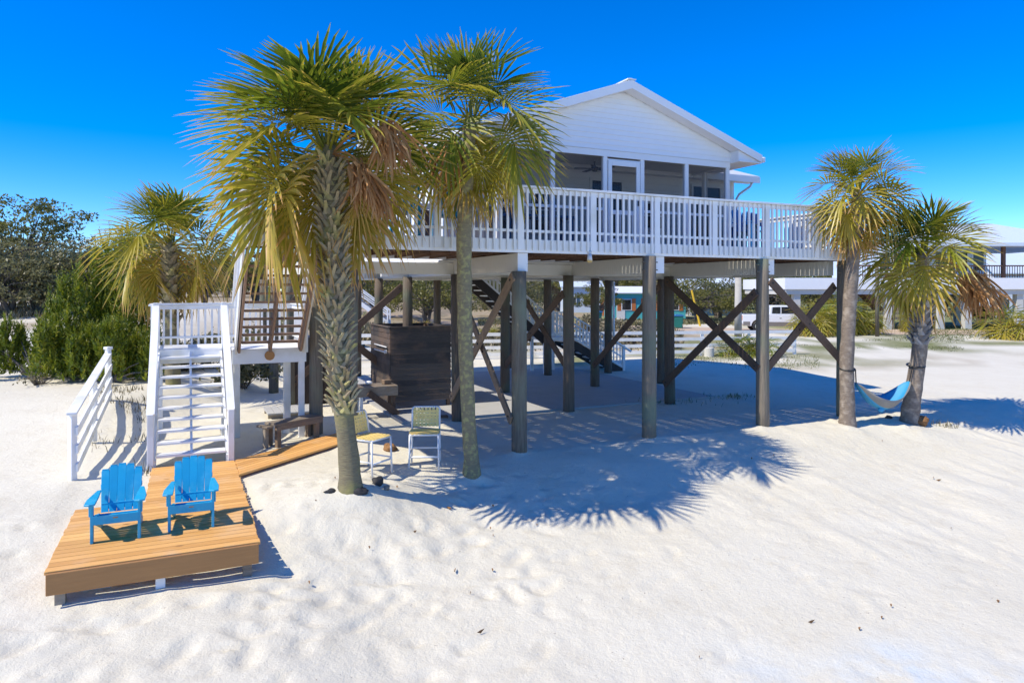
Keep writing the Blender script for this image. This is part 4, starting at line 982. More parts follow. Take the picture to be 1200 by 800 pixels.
for (g, e, pz, rr_, mx_) in ((g3, hA, zy(432, g3.y), .165, .0), (g4, hB, zy(428, g4.y), .195, .19)):
    mb = MB(); c_ = Vector((g.x + mx_, g.y, pz))
    mb.tube([c_ + Vector((math.cos(a) * rr_, math.sin(a) * rr_, .03 * math.sin(a))) for a in np.linspace(0, 2 * PI, 20)], .02, 6)
    sg_ = 1 if e is hA else -1
    mb.tube([c_ + Vector((sg_ * rr_ * .8, -rr_ * .7, 0)), e], .014, 6); mb.build('hanging_strap', 'black', hm, off=ho)
mb = MB(); b0 = hA.lerp(hB, .42) + Vector((0, -.1, -.62)); mb.blob(b0, (.07, .05, .06)); mb.build('stuff_sack', 'hammock_blue', hm, off=ho, smooth=True)

# ------------------------------------------------------------------ furniture on the deck
def deck_chair(mt, label, loc, rot, group, sc=1.0):
    r = thing('deck_chair', label, 'chair', loc, rot, group); r.scale = (sc,) * 3
    mb = MB()
    for k in range(5): x = -.2 + k * .1; mb.bar((x, .22, .5), (x * 1.1, .36, 1.12 - abs(k - 2) * .03), .085, .02, up=(0, 1, 0))
    mb.bar((-.26, .27, .72), (.26, .27, .72), .02, .06); mb.build('backrest', mt, r)
    mb = MB()
    for k in range(5): mb.bar((-.25, -.22 + k * .1, .52), (.25, -.22 + k * .1, .52), .09, .022)
    mb.build('seat', mt, r)
    for sx in (-1, 1):
        mb = MB(); mb.bar((sx * .29, -.28, .74), (sx * .27, .3, .74), .08, .025); mb.build('armrest', mt, r)
        for y in (-.22, .24): mb = MB(); mb.box(sx * .27 - .03, sx * .27 + .03, y - .03, y + .03, 0, .74); mb.build('leg', mt, r)
    return r
dc = deck_chair('chair_blue', 'azure deck chair on the left deck, nearest the porch behind the slim palm', H(-.35, 1.3, DF), YAW + R(170), 'blue chairs on the deck')
dup(dc, H(-1.4, 1.1, DF), YAW + R(185), 'azure deck chair on the left end of the deck behind the brown dead frond', 'blue chairs on the deck')
dup(dc, H(-2.25, 2.0, DF), YAW + R(100), 'azure deck chair behind the thick palm at the top of the stairs', 'blue chairs on the deck')
dc2 = deck_chair('chair_navy', 'deep blue deck chair beside the right porch corner', H(7.75, 1.5, DF), YAW + R(20), 'dark blue chairs on the right of the deck')
dup(dc2, H(8.55, 2.5, DF), YAW + R(150), 'deep blue deck chair at the far right of the deck by the side railing', 'dark blue chairs on the right of the deck')
tt, TTO = house_thing('deck_table', 'azure table on the right of the deck between the deep blue chairs', 'table', 8.25, 1.9, DF)
mb = MB(); mb.tube([(8.25, 1.9, DF + .72), (8.25, 1.9, DF + .76)], .4, 20); mb.build('tabletop', 'chair_blue', tt, off=TTO)
for k in range(4): a = k * PI / 2 + .6; mb = MB(); mb.bar((8.25 + .28 * math.cos(a), 1.9 + .28 * math.sin(a), DF), (8.25 + .25 * math.cos(a), 1.9 + .25 * math.sin(a), DF + .72), .05, .05, up=(1, 0, 0)); mb.build('leg', 'chair_blue', tt, off=TTO)
pt, PTO = house_thing('porch_table', 'long blue table inside the screen porch left of the door', 'table', 2.2, 2.4, DF)
mb = MB(); mb.box(1.3, 3.1, 2.1, 2.8, DF + .70, DF + .75); mb.build('tabletop', 'chair_navy', pt, off=PTO)
for uu, vv in ((1.4, 2.2), (3.0, 2.2), (1.4, 2.7), (3.0, 2.7)): mb = MB(); mb.box(uu - .035, uu + .035, vv - .035, vv + .035, DF, DF + .70); mb.build('leg', 'chair_navy', pt, off=PTO)
bt, BTO = house_thing('bench_table', 'brown low table on the left deck between the azure chairs', 'table', -.9, 2.4, DF)
mb = MB(); mb.box(-1.5, -.3, 2.2, 2.7, DF + .68, DF + .73); mb.build('tabletop', 'brownwood', bt, off=BTO)
for uu in (-1.4, -.4): mb = MB(); mb.box(uu - .04, uu + .04, 2.25, 2.65, DF, DF + .68); mb.build('leg', 'brownwood', bt, off=BTO)

# ------------------------------------------------------------------ broad-leaved trees and shrubs
def oak_parts(seed, h=7.0, sp=4.5, nl=2600, lsize=.16, mt='oak', trunkr=.22, multi=3, flat=.5, clumps=34, z_lo=.38):
    rr = random.Random(seed); tk = MB(); cr = MB(); tips = []
    for m_ in range(multi):
        a0 = rr.uniform(0, 6.28); lean = rr.uniform(.1, .4); p = Vector((rr.uniform(-.2, .2), rr.uniform(-.2, .2), -.2)); pts = [p.copy()]; hh = h * rr.uniform(.35, .5)
        for i in range(5):
            p = p + Vector((math.cos(a0) * lean * hh / 5 + rr.uniform(-.1, .1), math.sin(a0) * lean * hh / 5 + rr.uniform(-.1, .1), hh / 5)); pts.append(p.copy())
        tk.tube(pts, [trunkr * (1 - .12 * i) for i in range(6)], 7, caps=False)
        for b_ in range(clumps // multi):
            f = rr.uniform(.35, 1); st_ = pts[0].lerp(pts[-1], f) if f < 1 else pts[-1]
            a1 = rr.uniform(0, 6.28); rad_ = sp * math.sqrt(rr.uniform(.03, 1)); zt_ = h * (z_lo + (1 - z_lo) * rr.uniform(.1, 1) * math.sqrt(max(0.05, 1 - (rad_ / sp / 1.08) ** 2)))
            en = Vector((math.cos(a1) * rad_, math.sin(a1) * rad_, zt_)); md = st_.lerp(en, .5) + Vector((rr.uniform(-.3, .3), rr.uniform(-.3, .3), rr.uniform(0, .5)))
            tk.tube([st_, st_.lerp(md, .5) + Vector((0, 0, .1)), md, en], [trunkr * .38, trunkr * .28, trunkr * .18, trunkr * .05], 5, caps=False); tips.append((en, md))
    per = nl // max(1, len(tips))
    for en, md in tips:
        rx = sp * rr.uniform(.16, .30); rz = rx * flat; base = rr.uniform(.15, .6)
        for k in range(per):
            while True:
                q = Vector((rr.uniform(-1, 1), rr.uniform(-1, 1), rr.uniform(-1, 1)))
                if q.length < 1: break
            c_ = en + Vector((q.x * rx, q.y * rx, q.z * rz)); s_ = lsize * rr.uniform(.6, 1.4)
            n_ = Vector((rr.gauss(0, 1), rr.gauss(0, 1), rr.gauss(.6, 1))).normalized(); t1 = n_.orthogonal().normalized(); t2 = n_.cross(t1); an = rr.uniform(0, 6.28)
            a_ = t1 * math.cos(an) + t2 * math.sin(an); b_ = n_.cross(a_)
            o_ = len(cr.v); cr.v.extend([tuple(c_ - a_ * s_), tuple(c_ - b_ * s_ * .45 ), tuple(c_ + a_ * s_), tuple(c_ + b_ * s_ * .45)])
            cr.f.append((o_, o_ + 1, o_ + 2, o_ + 3)); cr.p.append(min(1, max(0, base + rr.uniform(-.18, .3)))); cr.mi.append(0)
    return tk, cr
def make_tree(name, label, cat, loc, parts, cm, group=None):
    t_ = thing(name, label, cat, loc, random.uniform(0, 6), group); tk, cr = parts
    tk.build('trunk', 'bark', t_); cr.build('crown', cm, t_); return t_
OAKS = [(oak_parts(51, 7.5, 4.6, 6500, .15, clumps=60), 'oak'), (oak_parts(52, 5.5, 4.2, 7500, .12, multi=5, clumps=90, z_lo=.08), 'greyoak'), (oak_parts(53, 6.5, 5.0, 7000, .14, multi=4, clumps=70, z_lo=.22), 'oak'), (oak_parts(54, 9.0, 5.5, 4600, .15, multi=3, clumps=64, flat=.38, z_lo=.5), 'oak')]
protos = {}
def put_oak(kind, p_, Y, label, group, sc=1.0):
    X = px(p_, Y); loc = (X, Y, gz(X, Y))
    if kind not in protos:
        protos[kind] = make_tree('oak_tree', label, 'tree', loc, OAKS[kind][0], OAKS[kind][1], group); protos[kind].scale = (sc,) * 3; return protos[kind]
    return dup(protos[kind], loc, random.uniform(0, 6.28), label, group, (sc,) * 3)
G1 = 'oaks left of the house'; G2 = 'oaks seen under the house'; G3 = 'oaks far behind'
put_oak(3, 28, 50, 'tallest oak at the far left rising over the grey scrub oaks', G1, .88)
put_oak(1, 8, 44, 'grey-green scrub oak at the far left edge behind the sand', G1, .9)
put_oak(1, 46, 46, 'grey-green scrub oak behind the low juniper', G1, .95)
put_oak(1, 86, 48, 'grey-green scrub oak left of the tall juniper top', G1, .95)
put_oak(1, 128, 50, 'grey-green scrub oak behind the tall juniper', G1, 1.0)
put_oak(0, 165, 58, 'dark green oak peeking out behind the yellow-green palm', G1, .85)
put_oak(2, -35, 50, 'dark oak cut by the left frame edge', G1, 1.0)
put_oak(2, 240, 58, 'dark green oak behind the stair landing', G1, .75)
put_oak(2, 300, 62, 'oak seen through the upper stair treads', G2, .8)
put_oak(0, 355, 66, 'oak seen beside the thick palm under the deck', G2, .85)
for k, (p_, Y, kd, sc, lab) in enumerate(((440, 66, 2, .85, 'pale limbed oak just left of the dark shower posts'), (500, 62, 2, .8, 'pale limbed oak behind the yellow palmetto'), (535, 74, 0, .95, 'oak behind the slim palm trunk'),
     (600, 84, 1, 1.15, 'scrub oak behind the rear staircase'), (655, 104, 0, 1.0, 'oak between the rear staircase and the blue-white house'), (712, 100, 0, 1.05, 'bushy oak beside the orange banner'), (701, 71, 0, .5, 'dark leaning oak left of the turquoise house'),
     (768, 92, 0, 1.0, 'oak above the turquoise house roof'), (818, 68, 2, .8, 'oak by the yellow guy guard'), (842, 76, 1, .95, 'grey oak before the dark blue house'), (905, 78, 2, .95, 'yellow-green oak above the pickup'),
     (740, 106, 2, 1.1, 'dense oak rising straight behind the turquoise roof'), (950, 84, 0, 1.0, 'oak right behind the pickup cab'), (890, 96, 0, 1.05, 'far oak behind the pickup truck'), (1010, 92, 0, .8, 'oak behind the neighbour house left corner'))):
    put_oak(kd, p_, Y, lab, G2, sc)
for k in range(48):
    p_ = -60 + k * 25 + random.uniform(-10, 10); put_oak((0, 2, 1)[k % 3], p_, random.uniform(104, 130), 'oak in the distant tree line behind the houses', G3, random.uniform(.85, 1.1))
# juniper
def juniper(name, label, loc, rx, ry, h, n, seed, group=None):
    rr = random.Random(seed); t_ = thing(name, label, 'bush', loc, 0, group); tk = MB(); cr = MB(); spr = []
    sps = []
    for k in range(max(5, n // 58)):
        a = rr.uniform(0, 6.28); q = math.sqrt(rr.uniform(0, 1)) * .85; sps.append((math.cos(a) * q * rx, math.sin(a) * q * ry, h * (1.08 - .62 * q ** 1.3) * rr.uniform(.75, 1.0), rr.uniform(.22, .38) * min(rx, 1.3), a, q))
    for k in range(n):
        x, y, hs_, rs_, a, q = sps[k % len(sps)]; f = rr.uniform(.02, .93) ** .9; b_ = rr.uniform(0, 6.28); r_ = rs_ * (1 - f) ** .75 * math.sqrt(rr.uniform(.15, 1)); lean = .35 * q * f * hs_ * .4
        spr.append((x + math.cos(b_) * r_ + math.cos(a) * lean, y + math.sin(b_) * r_ + math.sin(a) * lean, hs_ * f, b_, min(1, r_ / rs_ + .1)))
    for x, y, z, a, q in spr:
        d = Vector((math.cos(a) * q * .5 + rr.uniform(-.3, .3), math.sin(a) * q * .5 + rr.uniform(-.3, .3), 1.0 + rr.uniform(-.1, .5))).normalized(); L = rr.uniform(.35, .75) * (h / 3.0) ** .4
        p = Vector((x, y, z)); base = rr.uniform(.1, .7)
        if rr.random() < .02: tk.tube([(0, 0, 0), tuple(p * .5 + Vector((0, 0, .1))), p], [.04, .02, .008], 4, caps=False)
        for j in range(20):
            f = j / 20; c_ = p + d * (L * f); s_ = .13 * (1 - .72 * f) * rr.uniform(.7, 1.3)
            e = (d * 1.0 + Vector((rr.gauss(0, .55), rr.gauss(0, .55), rr.gauss(0, .4)))).normalized(); b_ = e.cross(Vector((rr.gauss(0, 1), rr.gauss(0, 1), rr.gauss(0, 1)))).normalized()
            cr.add([c_, c_ + e * s_ * .5 - b_ * s_ * .22, c_ + e * s_ * 1.3, c_ + e * s_ * .5 + b_ * s_ * .22], [(0, 1, 2, 3)], min(1, max(0, base + rr.uniform(-.2, .25) + .15 * f)))
    tk.add([(0, 0, 0), (.05, 0, 0), (0, 0, .3)], [(0, 1, 2)]); tk.build('stem', 'bark', t_); cr.build('foliage', 'juniper', t_); return t_
def at_b(p_, Y): X = px(p_, Y); return (X, Y, gz(X, Y))
GJ = 'junipers left of the stairs'
juniper('juniper_bush', 'tall dark green juniper beside the left palm', at_b(138, 21.5), 1.5, 1.4, 4.7, 1000, 61, GJ)
juniper('juniper_bush', 'middle dark juniper with a pointed top left of the tall juniper', at_b(98, 21), 1.05, 1.1, 4.0, 620, 62, GJ)
juniper('juniper_bush', 'low spreading juniper at the far left on the sand', at_b(40, 20), 2.0, 1.1, 1.9, 900, 63, GJ)
juniper('juniper_bush', 'low juniper filling the middle between the spreading and the tall juniper', at_b(84, 19.8), 1.2, 1.0, 2.1, 480, 66, GJ)
juniper('juniper_bush', 'low juniper in front of the tall juniper beside the white handrail', at_b(128, 19.2), 1.3, 1.0, 1.8, 420, 64, GJ)
juniper('juniper_bush', 'small juniper right behind the stair newel', at_b(178, 20), .9, .9, 1.5, 240, 65, GJ)
# dry twigs beneath the juniper and scrub under the landing
def shrub(name, label, loc, rx, h, n, mt, seed, group=None, ls=.07):
    rr = random.Random(seed); t_ = thing(name, label, 'shrub', loc, 0, group); tk = MB(); cr = MB()
    for k in range(26):
        a = rr.uniform(0, 6.28); q = rr.uniform(.1, 1) * rx; en = Vector((math.cos(a) * q, math.sin(a) * q, h * rr.uniform(.5, 1) * (1 - .4 * q / rx)))
        tk.tube([(rr.uniform(-.15, .15) * rx, rr.uniform(-.15, .15) * rx, -.05), en * .5 + Vector((0, 0, .12 * h)), en], [.016, .012, .005], 4, caps=False)
        for j in range(n // 26):
            c_ = en + Vector((rr.gauss(0, .16 * rx), rr.gauss(0, .16 * rx), rr.gauss(0, .14 * h))); c_.z = max(c_.z, .03); e = Vector((rr.gauss(0, 1), rr.gauss(0, 1), rr.gauss(.3, 1))).normalized(); b_ = e.orthogonal().normalized(); s_ = ls * rr.uniform(.6, 1.4)
            cr.add([c_ - e * s_, c_ - b_ * s_ * .5, c_ + e * s_, c_ + b_ * s_ * .5], [(0, 1, 2, 3)], rr.random())
    tk.build('stem', 'bark', t_); cr.build('foliage', mt, t_); return t_
s0 = shrub('scrub_bush', 'olive scrub bush under the stair landing', at_b(283, 21), .9, .9, 1500, 'greyoak', 71, 'scrub under the stairs')
dup(s0, at_b(245, 23), 1.7, 'olive scrub bush behind the foot of the stair treads', 'scrub under the stairs', (1.2, 1.2, 1.1))
dup(s0, at_b(322, 26), 2.9, 'olive scrub bush left of the dark locker', 'scrub under the stairs', (1.3, 1.3, 1.5))
dup(s0, at_b(215, 22), 4.0, 'olive scrub bush at the foot of the yellow-green palm', 'scrub under the stairs', (1, 1, .9))
dup(s0, at_b(385, 36), 5.0, 'olive scrub bush far behind the thick palm', 'scrub under the stairs', (2, 2, 2))
sc0 = shrub('scrub_bush', 'dry olive scrub bush left of the downspout foot beyond the rear stairs', at_b(708, 40), 1.2, .9, 1500, 'scrub', 75, 'dry scrub behind the house')
for k, (p_, Y, a_, lab) in enumerate(((742, 38, 1, 'dry tan scrub bush right of the downspout foot'), (722, 46, 1.2, 'dry tan scrub bush beneath the turquoise cottage'), (760, 42, 1.1, 'dry tan scrub bush beside the middle front piling'), (600, 44, 1.1, 'dry tan scrub bush behind the rear staircase'), (690, 50, 1.3, 'dry tan scrub bush below the teal bin'), (778, 37, .8, 'dry tan scrub bush right of the middle front piling'))):
    dup(sc0, at_b(p_, Y), k * 1.3, lab, 'dry scrub behind the house', (a_, a_, a_))
dry = shrub('dry_twigs', 'bleached bare twigs on the sand before the low juniper', at_b(45, 18.8), .8, .3, 130, 'scrub', 73, None, .04)

# ------------------------------------------------------------------ palmettos and far palms
def palmetto(name, label, loc, nf, lp, lb, tint, seed, group=None, trunkh=0.0, low=.0, cat='palmetto', hang=.35):
    rr = random.Random(seed); t_ = thing(name, label, cat, loc, 0, group); cr = MB()
    for i in range(nf):
        f = (i + .5) / nf; az = i * 2.39996 + rr.uniform(-.3, .3); el = R(84) - (R(84) - low) * f ** .9
        b0 = Vector((math.cos(az) * .12, math.sin(az) * .12, trunkh + .05))
        frond(cr, b0, az, el, lp * rr.uniform(.7, 1.1), lb * rr.uniform(.85, 1.1), .15 + hang * f, tint + .25 * f + rr.uniform(-.12, .12), 16, bend=.3 + .4 * f, rnd=rr)
    cr.build('fronds', 'palm', t_)
    tk = MB(); tk.tube([(0, 0, -.2), (0, 0, trunkh + .1)], [.16, .13], 8); tk.build('trunk', 'trunk', t_); return t_
GP = 'palmettos behind the house'
pm = palmetto('palmetto', 'green palmetto clump before the white fence, left half', at_b(862, 33), 26, .7, .75, .25, 81, GP, low=-.1)
dup(pm, at_b(890, 32.5), 2.0, 'green palmetto clump before the white fence, right half', GP, (.95, .95, .95))
pm2 = palmetto('palmetto', 'yellow palmetto seen between the shower posts', at_b(489, 46), 22, .7, .95, .6, 82, GP, low=.1)
palmetto('palmetto', 'narrow green palmetto behind the front brace beside the slim palm', at_b(573, 44), 14, .5, .8, .4, 83, GP, low=.5)
pb = palmetto('cabbage_palm', 'bushy cabbage palm behind the right front piling, right of the pickup', at_b(955, 47), 34, .9, 1.2, .42, 84, 'cabbage palms by the neighbour house', .9, low=-.6, cat='palm tree')
dup(pb, at_b(985, 48.5), 1.0, 'taller bushy cabbage palm directly behind the tall grey palm trunk', 'cabbage palms by the neighbour house', (1.1, 1.1, 1.25))
dup(pb, at_b(1012, 49), 2.2, 'low cabbage palm left of the bare grey pole', 'cabbage palms by the neighbour house', (.9, .9, .8))
dup(pb, at_b(1190, 44), 3.3, 'large yellowing cabbage palm at the right edge on the lawn', 'cabbage palms by the neighbour house', (1.25, 1.25, .9))
dup(pb, at_b(1066, 51.5), 4.3, 'small cabbage palm by the neighbour porch stairs', 'cabbage palms by the neighbour house', (.5, .5, .7))

# ------------------------------------------------------------------ white fence
f0 = Vector((px(405, 30.5), 30.5, 0)); f1 = Vector((px(931, 33.6), 33.6, 0)); fd = (f1 - f0); FL = fd.length
fence = thing('ranch_fence', 'white four rail wooden fence behind the house', 'fence', f0, math.atan2(fd.y, fd.x))
nf = 9
for i in range(nf + 1):
    mb = MB(); x = FL * i / nf; mb.box(x - .06, x + .06, -.06, .06, -.2, 1.16); mb.build('fence_post', 'white', fence)
for z in (.2, .5, .8, 1.1):
    mb = MB()
    for i in range(nf): mb.box(FL * i / nf + .0, FL * (i + 1) / nf - .01, -.085, -.061, z - .075, z + .075)
    mb.build('fence_rail', 'white', fence)
# ------------------------------------------------------------------ pickup truck (drives to the right)
def pickup(loc, rot):
    r = thing('pickup_truck', 'white crew cab pickup parked behind the white fence', 'truck', loc, rot); Wd = .95
    def side(poly, y0, y1, name, mt, par=r, bv=.03): mb = MB(); mb.prism(poly, 1, y0, y1); return mb.build(name, mt, par, bevel=bv)
    def arch(cx, r_=.50):  # wheel arch outline, back to front
        return [(cx - r_ * math.cos(a), .40 + r_ * math.sin(a)) for a in np.linspace(0, PI, 9)]
    body = [(-2.75, .55)] + [(-2.75, 1.28), (-.75, 1.30), (2.3, 1.24), (2.72, 1.1), (2.78, .6), (2.7, .42)] + arch(1.75)[::-1] + arch(-1.6)[::-1] + [(-2.6, .45)]
    bdy = side(body, -Wd, Wd, 'body', 'truck_white')
    mb = MB()
    for y in (-Wd - .012, Wd - .01): mb.prism([(-2.7, .46), (-2.2, .46), (-2.2, .74), (-2.7, .74)], 1, y, y + .022); mb.prism([(-1.0, .40), (1.15, .40), (1.15, .72), (-1.0, .72)], 1, y, y + .022); mb.prism([(2.32, .44), (2.7, .44), (2.7, .72), (2.32, .72)], 1, y, y + .022)
    mb.build('lower_trim', 'truck_tan', r)
    cab = [(-.80, 1.28), (-.72, 1.86), (-.45, 1.93), (.75, 1.93), (1.55, 1.28)]
    cb = side(cab, -Wd + .08, Wd - .08, 'cab', 'truck_white', bv=.05)
    mb = MB()
    for y in (-Wd + .066, Wd - .082):
        for pl in ([(-.62, 1.34), (-.58, 1.80), (-.02, 1.82), (-.02, 1.33)], [(.06, 1.33), (.06, 1.82), (.70, 1.82), (1.24, 1.36)]): mb.prism(pl, 1, y, y + .016)
    mb.build('side_glass', 'window', cb)
    mb = MB(); mb.quad((1.52, -.75, 1.32), (1.52, .75, 1.32), (.80, .7, 1.89), (.80, -.7, 1.89)); mb.build('windscreen', 'window', cb)
    for sx in (-1, 1):
        mb = MB(); mb.box(1.0, 1.16, sx * (Wd + .1) - .08, sx * (Wd + .1) + .08, 1.32, 1.5); mb.build('wing_mirror', 'black', r, bevel=.03)
        mb = MB(); mb.box(2.62, 2.79, sx * .72 - .16, sx * .72 + .16, .86, 1.06); mb.build('headlight', 'chrome', r, bevel=.02)
        mb = MB(); mb.box(-2.775, -2.70, sx * .86 - .07, sx * .86 + .07, .85, 1.2); mb.build('tail_lamp', 'orange', r, bevel=.01)
        for cx in (-1.6, 1.75):
            wl = MB(); wl.tube([(cx, sx * .80 - .13, .40), (cx, sx * .80 - .1, .40), (cx, sx * .80 + .1, .40), (cx, sx * .80 + .13, .40)], [.36, .40, .40, .36], 24); wh = wl.build('wheel', 'black', r, smooth=False)
            rm = MB(); rm.tube([(cx, sx * .94 - .02, .40), (cx, sx * .94 + .012, .40)], [.25, .22], 20)
            for k in range(6): a = k * PI / 3; rm.bar((cx, sx * .955, .40), (cx + .2 * math.cos(a), sx * .955, .40 + .2 * math.sin(a)), .02, .05, up=(0, 1, 0))
            rm.build('rim', 'chrome', wh)
    mb = MB(); mb.box(2.72, 2.9, -.9, .9, .45, .68); mb.build('front_bumper', 'chrome', r, bevel=.03)
    mb = MB(); mb.box(-2.92, -2.76, -.9, .9, .5, .7); mb.build('rear_bumper', 'chrome', r, bevel=.03)
    mb = MB(); mb.box(-2.60, -.92, -.82, .82, 1.285, 1.31); mb.build('bed_cover', 'black', r)
    mb = MB(); mb.box(-.10, .06, -Wd - .01, -Wd + .0, .98, 1.02); mb.box(.86, 1.02, -Wd - .01, -Wd, .98, 1.02); mb.build('door_handle', 'chrome', r)
    return r
pickup((px(911, 52.5), 52.5, .02), R(-6))
# ------------------------------------------------------------------ bins, poles, planter
def bin_(label, loc, rot):
    r = thing('wheelie_bin', label, 'bin', loc, rot, 'wheeled bins by the road'); mb = MB()
    a, b_ = .30, .38
    mb.add([(-a, -a, .05), (a, -a, .05), (a, a, .05), (-a, a, .05), (-b_, -b_, .98), (b_, -b_, .98), (b_, b_, .98), (-b_, b_, .98)], [(3, 2, 1, 0), (4, 5, 6, 7), (0, 1, 5, 4), (1, 2, 6, 5), (2, 3, 7, 6), (3, 0, 4, 7)]); mb.build('bin_body', 'teal', r, bevel=.03)
    mb = MB(); mb.prism([(-.43, .985), (.43, .985), (.43, 1.05), (.2, 1.13), (-.2, 1.13), (-.43, 1.05)], 1, -.42, .44); mb.build('lid', 'bluelid', r, bevel=.02)
    for sx in (-1, 1): mb = MB(); mb.tube([(sx * .33 - .03, .34, .12), (sx * .33 + .03, .34, .12)], .12, 14); mb.build('wheel', 'black', r)
    return r
b1_ = bin_('teal wheeled bin with blue lid by the yellow grass near the orange banner', at_b(700, 66), .2)
dup(b1_, at_b(795, 56.5), -.2, 'teal wheeled bin with blue lid beside the dirt road, above the white fence', 'wheeled bins by the road')
mb = MB(); X, Y, Z = at_b(865, 54.5); mb.tube([(0, 0, -.3), (0, 0, 12)], [.22, .16], 12); o = mb.build('utility_pole', 'poolm', smooth=True); o.location = (px(865, 34.8), 34.8, 0); 
o.scale = (.9, .9, .34); tag(o, 'pale round pole behind the front brace beside the pickup tailgate', 'pole')
mb = MB(); mb.tube([(0, 0, -.3), (0, 0, 3.4), (0, 0, 6.4)], [.13, .12, .1], 10); o = mb.build('wooden_pole', 'post_grey', smooth=True); o.location = at_b(1028, 46.5); o.scale = (1, 1, .72); tag(o, 'bare grey wooden pole in front of the neighbour house', 'pole')
mb = MB(); mb.tube([(-.4, 0, 3.1), (.35, 0, -.1)], .09, 8); o = mb.build('guy_guard', 'yellow'); o.location = at_b(816, 60); tag(o, 'yellow slanting guy wire guard among the oaks', 'guard')
mb = MB(); mb.tube([(0, 0, -.1), (0, 0, .42)], [.23, .22], 16); mb.tube([(0, 0, .42), (0, 0, .55)], [.04, .04], 6); o = mb.build('concrete_stub', 'stucco', bevel=.02); o.location = at_b(831, 32.5); tag(o, 'round pale concrete stub on the grass before the white fence', 'bollard')
mb = MB(); mb.prism([(-.4, 0), (.4, 0), (.45, 1.1), (.1, 1.7), (-.4, 2.6), (-.55, 1.2)], 1, -.05, .05); o = mb.build('orange_banner', 'orange', bevel=.02); o.location = at_b(710, 84); tag(o, 'tall orange banner standing among the oaks', 'banner')
# ------------------------------------------------------------------ far houses
def cottage(label, p_, Y, Wd, Dp, hh, wallm, roofm, rot=0.0, nwin=3, shm='orange', rise=1.3):
    r = thing('cottage', label, 'house', at_b(p_, Y), rot); z0 = -.2
    mb = MB(); mb.box(-Wd / 2, Wd / 2, 0, Dp, z0, hh); mb.prism([(0, hh), (Dp, hh), (Dp / 2, hh + rise - .1)], 0, -Wd / 2 + .01, Wd / 2 - .01); mb.build('wall', wallm, r)
    mb = MB()
    for s_ in (-1, 1):
        e = -.4 if s_ < 0 else Dp + .4; mb.prism([(e, hh - .12), (Dp / 2, hh + rise), (Dp / 2, hh + rise + .1), (e, hh - .02)], 0, -Wd / 2 - .4, Wd / 2 + .4)
    mb.build('roof', roofm, r)
    for k in range(nwin):
        x = -Wd / 2 + Wd * (k + .5) / nwin; mb = MB(); mb.box(x - .55, x + .55, -.05, -.003, .95, 2.15); wn = mb.build('window', 'white_trim', r)
        mb = MB(); mb.box(x - .46, x + .46, -.06, -.052, 1.03, 2.07); mb.build('pane', 'window', wn)
        for s_ in (-1, 1):
            mb = MB(); mb.box(x + s_ * .78 - .2, x + s_ * .78 + .2, -.05, -.003, .9, 2.2); mb.build('shutter', shm, r)
    mb = MB(); mb.box(-Wd / 2 + .2, -Wd / 2 + 1.1, -.04, -.003, 0, 2.05); mb.build('door', 'white_trim', r)
    return r
cottage('turquoise cottage with orange shutters behind the oaks', 762, 74, 7.6, 6, 2.85, 'teal_wall', 'white_trim', .05, rise=.55)
cottage('dark blue cottage behind the pale pole', 832, 84, 6.5, 6, 3.2, 'blue_wall', 'pale_blue', -.1, 3, 'pale_blue')
cottage('pale blue-white cottage behind the rear staircase', 682, 96, 5.2, 6, 3.6, 'pale_blue', 'pale_blue', 0, 2, 'blue_wall', 1.0)
# outdoor flight of a far house, left
fs_, _ = thing('far_staircase', 'white outdoor staircase of a far house seen left of the shower', 'staircase', at_b(428, 52), R(0)), 0
mb = MB()
for k in range(11): mb.box(-1.6 + k * .3, -1.3 + k * .3, -.5, .5, 2.55 - k * .22, 2.6 - k * .22)
mb.build('treads', 'grey_wood', fs_)
for y in (-.5, .5):
    mb = MB(); mb.bar((-1.6, y, 2.55), (1.75, y, .1), .05, .3); mb.build('stringer', 'white', fs_)
    mb = MB(); mb.bar((-1.6, y, 3.5), (1.75, y, 1.05), .05, .1); mb.bar((-1.6, y, 3.15), (1.75, y, .7), .04, .08); mb.box(1.7, 1.8, y - .05, y + .05, -.1, 1.1); mb.build('handrail', 'white', fs_)
# ------------------------------------------------------------------ neighbour house on columns (right)
NY = 55.0
nb_ = thing('neighbour_house', 'white stilt house with wide porch and pale metal hip roof at the right', 'house', (px(920, NY), NY, 0), R(0))
NL = px(1330, NY) - px(920, NY)
mb = MB(); mb.box(0, NL, 0, 10, 3.15, 4.05); mb.build('floor_fascia', 'white_trim', nb_)
mb = MB(); mb.box(.1, NL, .15, 9.8, 2.75, 3.148); mb.build('floor_beam', 'stucco', nb_)
cx = [px(v_, NY) - px(920, NY) for v_ in (936, 1045, 1106, 1138, 1199, 1250)]
for x in cx:
    mb = MB(); mb.box(x - .26, x + .26, .3, .82, -.2, 2.76); mb.build('column', 'stucco', nb_)
for x in (px(1110, NY) - px(920, NY), px(1180, NY) - px(920, NY), px(1240, NY) - px(920, NY)):
    mb = MB(); mb.box(x - .2, x + .2, 6, 6.4, -.2, 2.76); mb.build('column', 'stucco', nb_)
def nx_(p_): return px(p_, NY) - px(920, NY)
mb = MB(); mb.box(nx_(1013), nx_(1048), 5.0, 5.2, -.2, 2.76); mb.box(nx_(1075), nx_(1101), 1.4, 1.6, -.2, 2.76); mb.build('ground_wall', 'pale_blue', nb_)
mb = MB(); mb.box(nx_(1110), nx_(1122), 3.0, 3.2, 0, 1.6); mb.build('low_wall', 'brownwood', nb_)
mb = MB(); mb.box(nx_(1105), nx_(1180), 2.4, 9.5, 4.05, 6.9); mb.box(nx_(1040), nx_(1105), 4.0, 9.5, 4.05, 6.9); mb.build('wall', 'pale_blue', nb_)
